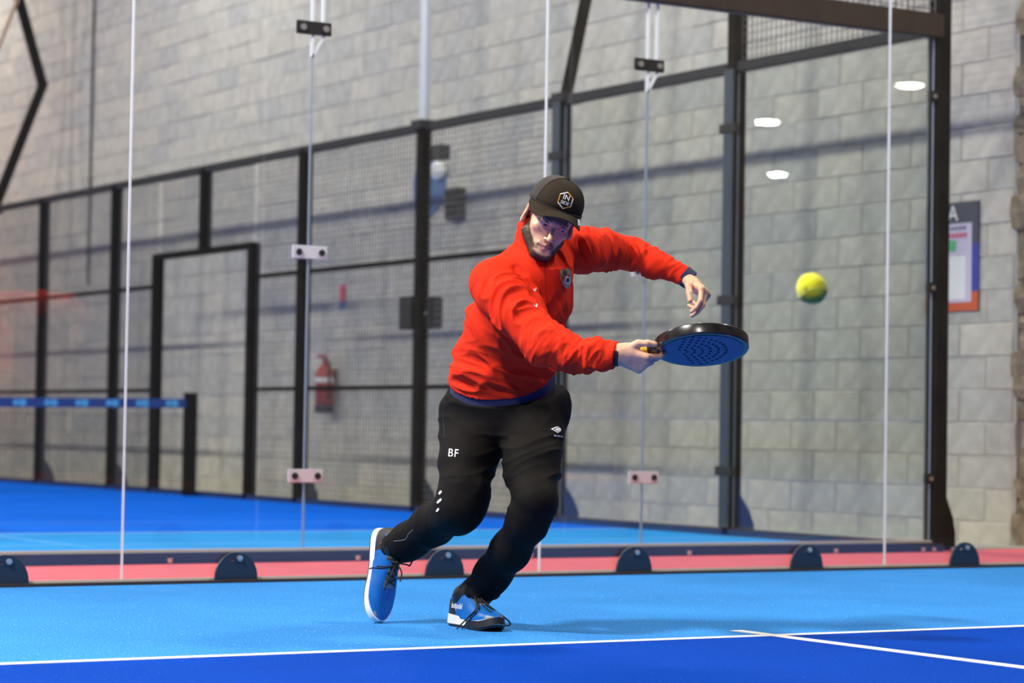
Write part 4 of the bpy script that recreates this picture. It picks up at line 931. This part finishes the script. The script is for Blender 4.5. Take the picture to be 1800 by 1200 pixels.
# ---- shoes
def make_shoe(heel, tdir, zdir, side_sign, label, laces):
    """local x heel to toe, z up, y to the left"""
    t = empty('shoe', label, None); t.parent = person
    x = Vector(tdir).normalized(); z = Vector(zdir); z = (z-x*z.dot(x)).normalized(); y = z.cross(x); O = Vector(heel)
    def W(a_, b_, c_): return tuple(O+x*(a_*SS)+y*(b_*SS)+z*(c_*SS*1.22))
    prof = [(0,.004),(.004,.018),(.015,.029),(.035,.035),(.07,.036),(.11,.035),(.15,.038),(.19,.0455),(.225,.0465),(.255,.041),(.275,.030),(.286,.017),(.290,.004)]
    prof = [(p_.x,max(p_.y,.002)) for p_ in smooth_path([(a_,b_,0) for a_,b_ in prof], 4)]
    outl = [(a_,b_) for a_,b_ in prof]+[(a_,-b_*.93) for a_,b_ in reversed(prof)]
    spring = lambda a_: .012*max(0,(a_-.22)/.07)**2
    def layer(mb, z0, z1, s0, s1, mi=None, f=None):
        n = len(outl); vs = []
        for zz, s_ in ((z0,s0),(z1,s1)):
            for a_, b_ in outl: vs.append(W(.145+(a_-.145)*s_, b_*s_, (zz(a_) if callable(zz) else zz)+spring(a_)))
        mb.add(vs, [tuple(range(n-1,-1,-1)), tuple(range(n,2*n))])
        for i in range(n):
            j = (i+1)%n; am = (outl[i][0]+outl[j][0])/2
            mb.add([vs[i],vs[j],vs[n+j],vs[n+i]], [(0,1,2,3)], (f(am) if f else 0))
    mb = MB(); layer(mb, 0.0, .007, .96, 1.0); mb.build('outsole', M['shoeblack'], t)
    mid = lambda a_: .030-.006*sstep(.05,.16,a_)
    mb = MB(); layer(mb, .007, mid, 1.02, .99, f=lambda a_: 1 if (a_ > .150 and side_sign < 0) else 0); mb.build('midsole', [M['shoewhite'],M['shoeblack']], t)
    # upper: rings of half ellipses
    st = [(.004,.014,.060),(.012,.024,.078),(.028,.031,.086),(.055,.034,.086),(.085,.034,.088),(.105,.0345,.092),(.125,.036,.083),(.15,.038,.073),(.18,.043,.063),(.21,.0445,.055),(.24,.041,.048),(.262,.033,.042),(.278,.022,.036),(.287,.008,.030)]
    st = [tuple(np.interp(t_, np.arange(len(st)), [s_[k] for s_ in st]) for k in range(3)) for t_ in np.linspace(0,len(st)-1,40)]
    m_ = 30; vs, fs, mi = [], [], []; B0 = .022; sh = lambda a_: .97 if False else 1
    for a_, wd, ht in st:
        for k in range(m_+1):
            an = math.pi*k/m_; cy = math.cos(an); sy = math.sin(an); b_ = math.copysign(abs(cy)**.75, cy)*wd*(1 if cy > 0 else .94); c_ = B0+(ht-B0)*abs(sy)**.72
            vs.append(W(a_, b_, c_+spring(a_)*.6))
    for i in range(len(st)-1):
        for k in range(m_):
            fs.append((i*(m_+1)+k, i*(m_+1)+k+1, (i+1)*(m_+1)+k+1, (i+1)*(m_+1)+k)); am = (st[i][0]+st[i+1][0])/2; mid_k = abs(k+.5-m_/2)/(m_/2)
            if am < .075 and mid_k > .62-.2*(am < .03): mi.append(1)
            elif am < .11 and mid_k < .50: mi.append(1)
            elif .105 < am < .185 and mid_k < .20: mi.append(2)
            elif am > .26 and mid_k > .55: mi.append(2)
            else: mi.append(0)
    mb = MB(); mb.add(vs, fs); mb.add([vs[k] for k in range(m_+1)], [tuple(range(m_,-1,-1))]); mb.add([vs[(len(st)-1)*(m_+1)+k] for k in range(m_+1)], [tuple(range(m_+1))]); mb.mi = mi+[1,0]
    up_ = mb.build('upper', [M['shoeblue'],M['shoeblack'],M['shoegrey']], t, smooth=True)
    # laces
    def top(a_, b_):
        for (a0,w0,h0),(a1,w1,h1) in zip(st[:-1], st[1:]):
            if a0 <= a_ <= a1:
                tt = (a_-a0)/(a1-a0); wd = w0+(w1-w0)*tt; ht = h0+(h1-h0)*tt; r_ = min(1,abs(b_)/wd)
                an = math.acos(min(1, r_**(1/.75))); return B0+(ht-B0)*abs(math.sin(an))**.72
        return .05
    mb = MB()
    xs_ = [.115,.132,.149,.166,.183]
    for i in range(len(xs_)-1):
        for sg in (-1,1):
            pp = []
            for t_ in np.linspace(-1,1,7):
                a_ = xs_[i]+(xs_[i+1]-xs_[i])*(t_+1)/2; b_ = .017*t_*sg; pp.append(W(a_, b_, top(a_,b_)+.004+.0015*(1-abs(t_))))
            mb.tube(pp, .0024, 6)
    bow = Vector(W(.118,0,top(.118,0)+.006))
    mb.tube([tuple(bow-y*.012), tuple(bow+z*.004), tuple(bow+y*.012)], [.004,.006,.004], 8)
    for pth in laces: mb.tube(smooth_path([tuple(bow)]+[tuple(p) for p in pth], 5), .0027, 6)
    mb.build('laces', M['lace'], t)
    # side lettering
    me = text_mesh('bullpadel', .021); bm = bmesh.new(); bm.from_mesh(me); bpy.data.meshes.remove(me)
    for v in bm.verts:
        a_ = .082+(v.co.x if side_sign > 0 else -v.co.x)*-1; zz = .052+v.co.y
        wd = np.interp(a_, [s_[0] for s_ in st], [s_[1] for s_ in st])*(1 if side_sign > 0 else .94); ht = np.interp(a_, [s_[0] for s_ in st], [s_[2] for s_ in st])
        r_ = min(.999, max(0,(zz-B0)/(ht-B0)))**(1/.72); b_ = wd*abs(math.cos(math.asin(r_)))**.75
        v.co = Vector(W(a_, side_sign*(b_+.0012), zz))
    m2 = bpy.data.meshes.new('wordmark'); bm.to_mesh(m2); bm.free(); ob = link('wordmark', m2, M['shoewhite'], t); md = ob.modifiers.new('thickness','SOLIDIFY'); md.thickness = .001
    return t
make_shoe(heelL, LLx, (0,0,1), -1, 'blue padel shoe flat on the turf', [
    [(-0.008,-0.060,0.076),(-0.037,-0.040,0.039),(-0.067,-0.020,0.006),(-0.076,-0.020,-0.003)], [(-0.004,-0.070,0.073),(-0.029,-0.050,0.035),(-0.055,-0.030,0.003)],
    [(0.036,-0.050,0.076),(0.070,-0.030,0.050),(0.098,-0.010,0.026),(0.100,-0.010,0.015),(0.087,-0.020,0.014)], [(0.025,-0.070,0.070),(0.044,-0.080,0.060),(0.055,-0.080,0.053)]])
make_shoe(heelR, RRx, RRz, 1, 'lifted blue padel shoe with its toe pointing down', [
    [(-0.282,0.130,0.194),(-0.319,0.110,0.185),(-0.356,0.100,0.187),(-0.367,0.100,0.183)], [(-0.273,0.130,0.198),(-0.309,0.100,0.191),(-0.343,0.100,0.193)],
    [(-0.245,0.130,0.198),(-0.235,0.120,0.195),(-0.227,0.120,0.210),(-0.224,0.130,0.227)], [(-0.291,0.120,0.174),(-0.305,0.110,0.146),(-0.318,0.110,0.112)], [(-0.261,0.120,0.174),(-0.265,0.110,0.143)]])
for an, kn, fx, fz, hl0 in ((0,thighL[-2][0],LLx,LLz,heelL),(1,thighR[-2][0],RRx,RRz,heelR)):
    a_ = hl0+fx*.075+fz*.10; k_ = np.array(kn); mb = MB(); mb.tube([tuple(hl0+fx*.058+fz*.06), tuple(a_), tuple(a_+(k_-a_)*.75)], [.029,.036,.044], 20); mb.build('sock', M['lace'], person, smooth=True)
# ---- racket
racket = empty('padel_racket', 'black padel racket with blue perforated face held low in the right hand', 'racket')
grip_a, neck_, tip = np.array((0.436,-0.425,0.886)), np.array((0.546,-0.430,0.912)), np.array((0.820,-0.460,0.933))
ax_r = unit(tip-neck_); nrm = unit(np.array((.10,-.37,-.93))); nrm = unit(nrm-ax_r*(nrm@ax_r)); sd_r = np.cross(nrm, ax_r)
LEN = float(np.linalg.norm(tip-neck_))
RM = Matrix(((sd_r[0],ax_r[0],nrm[0],neck_[0]),(sd_r[1],ax_r[1],nrm[1],neck_[1]),(sd_r[2],ax_r[2],nrm[2],neck_[2]),(0,0,0,1)))
if RM.to_3x3().determinant() < 0: sd_r = -sd_r; RM = Matrix(((sd_r[0],ax_r[0],nrm[0],neck_[0]),(sd_r[1],ax_r[1],nrm[1],neck_[1]),(sd_r[2],ax_r[2],nrm[2],neck_[2]),(0,0,0,1)))
PW = Matrix.Translation((-0.7728,-2.4372,0)) @ Matrix.Rotation(-0.55265, 4, 'Z'); racket.matrix_world = PW @ RM
def outline(g=0.0):
    pts = []
    for a_ in np.linspace(-math.pi/2+.28, 1.5*math.pi-.28, 44):
        wd = .130; cy = LEN-.142; r_ = wd if math.sin(a_) > 0 else wd
        pts.append(((r_-g)*math.cos(a_)*(1 if math.sin(a_) > -.1 else (1-.10*(-math.sin(a_)-.1)**1.2)), cy+(.142-g)*math.sin(a_)))
    return pts+[(-.020+g*.5,.012+g),(.020-g*.5,.012+g)]
def curve2d(name, loops, ext, bev, m, parent, zoff=0.0, label=None):
    cu = bpy.data.curves.new(name,'CURVE'); cu.dimensions = '2D'; cu.fill_mode = 'BOTH'; cu.extrude = ext; cu.bevel_depth = bev; cu.bevel_resolution = 3
    for lst in loops:
        s_ = cu.splines.new('POLY'); s_.points.add(len(lst)-1); s_.use_cyclic_u = True
        for p_, (a_, b_) in zip(s_.points, lst): p_.co = (a_, b_, 0, 1)
    tmp = bpy.data.objects.new(name, cu); C.objects.link(tmp); dg = bpy.context.evaluated_depsgraph_get(); dg.update()
    me = bpy.data.meshes.new_from_object(tmp.evaluated_get(dg)); bpy.data.objects.remove(tmp, do_unlink=True); me.materials.clear()
    for v in me.vertices: v.co.z += zoff
    return link(name, me, M[m], parent, label=label)
M['rframe'] = mat('racket_black', (.018,.016,.016), 0.22, spec=.6, coat=.4, noise=.5, nscale=30); M['rblue'] = mat('racket_blue', (.003,.055,.20), 0.5); M['rhole'] = mat('racket_hole', (.002,.012,.05), 0.7)
M['yellow'] = mat('grip_yellow', (.78,.56,.03), 0.6, bump=.3, bscale=300)
circle = lambda cx, cy, r, n=8: [(cx+r*math.cos(2*math.pi*k/n), cy+r*math.sin(2*math.pi*k/n)) for k in range(n)]
holes = []
cy0 = LEN-.142
for row, rad in enumerate((.022,.040,.058,.076,.094,.112)):
    for a_ in np.arange(-1.35, 1.36, .0162/rad): 
        x, y = rad*math.sin(a_)*1.05, cy0-.055+rad*math.cos(a_)*1.35-.02
        if math.hypot(x, y-cy0) < .112: holes.append((x,y))
keep = []
for h_ in holes:
    if all(math.hypot(h_[0]-k_[0], h_[1]-k_[1]) > .0150 for k_ in keep): keep.append(h_)
holes = keep
curve2d('frame', [outline()], .0135, .0045, 'rframe', racket)
for sg in (1,-1):
    fc = curve2d('face', [outline(.012)]+[circle(x,y,.0056) for x,y in holes], .0006, 0, 'rblue', racket, sg*.0186, label='blue perforated hitting face' if sg == 1 else None)
hb = curve2d('hole_core', [circle(x,y,.0054) for x,y in holes], .0002, 0, 'rhole', racket, .0178)
mb = MB(); hl_ = float(np.linalg.norm(neck_-grip_a)); mb.tube([(0,.018,0),(0,-.012,0),(0,-.03,0)], [.020,.0165,.0155], 12); mb.build('throat', M['rframe'], racket)
mb = MB(); mb.tube([(0,-.024,0),(0,-.034,0)], [.0172,.0175], 12); mb.build('grip_band', M['lace'], racket)
mb = MB(); pts = [(0,-.034-.004*i,0) for i in range(19)]; mb.tube(pts, [.0160+.0006*(i%3 == 0) for i in range(19)], 12); mb.build('grip', M['yellow'], racket, label='yellow wrapped grip')
mb = MB(); mb.tube([(0,-.104,0),(0,-.108,0),(0,-.117,0)], [.0165,.019,.018], 12); mb.build('butt_cap', M['lace'], racket)
mb = MB(); mb.tube([(0,.020,.012),(0,.020,.0205)], .006, 8); mb.build('screw', M['steel'], racket)
# ---- ball
ball = empty('padel_ball', 'bright yellow padel ball flying right of the racket', 'ball', (-1.708,-5.321,0.956))
bm = bmesh.new(); bmesh.ops.create_icosphere(bm, subdivisions=4, radius=.0330); 
for v in bm.verts: v.co *= 1+random.uniform(-.006,.006)
me = bpy.data.meshes.new('felt'); bm.to_mesh(me); bm.free(); M['felt'] = mat('ball_felt', (.72,.74,.02), 0.95, sheen=.5, bump=.5, bscale=260, spec=.1)
link('felt', me, M['felt'], ball, smooth=True)
mb = MB(); pts = []
for t_ in np.linspace(0,2*math.pi,73):
    a_, b_ = .75, .25; p = Vector((a_*math.cos(t_)+b_*math.cos(3*t_), a_*math.sin(t_)-b_*math.sin(3*t_), 2*math.sqrt(a_*b_)*math.sin(2*t_))).normalized()*.0331; p.rotate(Matrix.Rotation(1.1,3,'X') @ Matrix.Rotation(.5,3,'Z')); pts.append(p)
mb.tube(pts, .0011, 5, cap=False); M['bseam'] = mat('ball_seam', (.62,.66,.12), .8); mb.build('seam', M['bseam'], ball)
me = text_mesh('B', .020); bm = bmesh.new(); bm.from_mesh(me)
vd = (Vector((-4.9664,-9.4125,.6508))-ball.location).normalized(); rg = Vector((0,0,1)).cross(vd).normalized(); up_ = vd.cross(rg); cdir = (vd-rg*.42-up_*.12).normalized(); rg2 = Vector((0,0,1)).cross(cdir).normalized(); up2 = cdir.cross(rg2)
for v in bm.verts: v.co = (cdir*.033+rg2*v.co.x*.8+up2*v.co.y).normalized()*.0334
m2 = bpy.data.meshes.new('mark'); bm.to_mesh(m2); bm.free(); M['bmark'] = mat('ball_mark', (.25,.25,.02), .8); link('mark', m2, M['bmark'], ball)
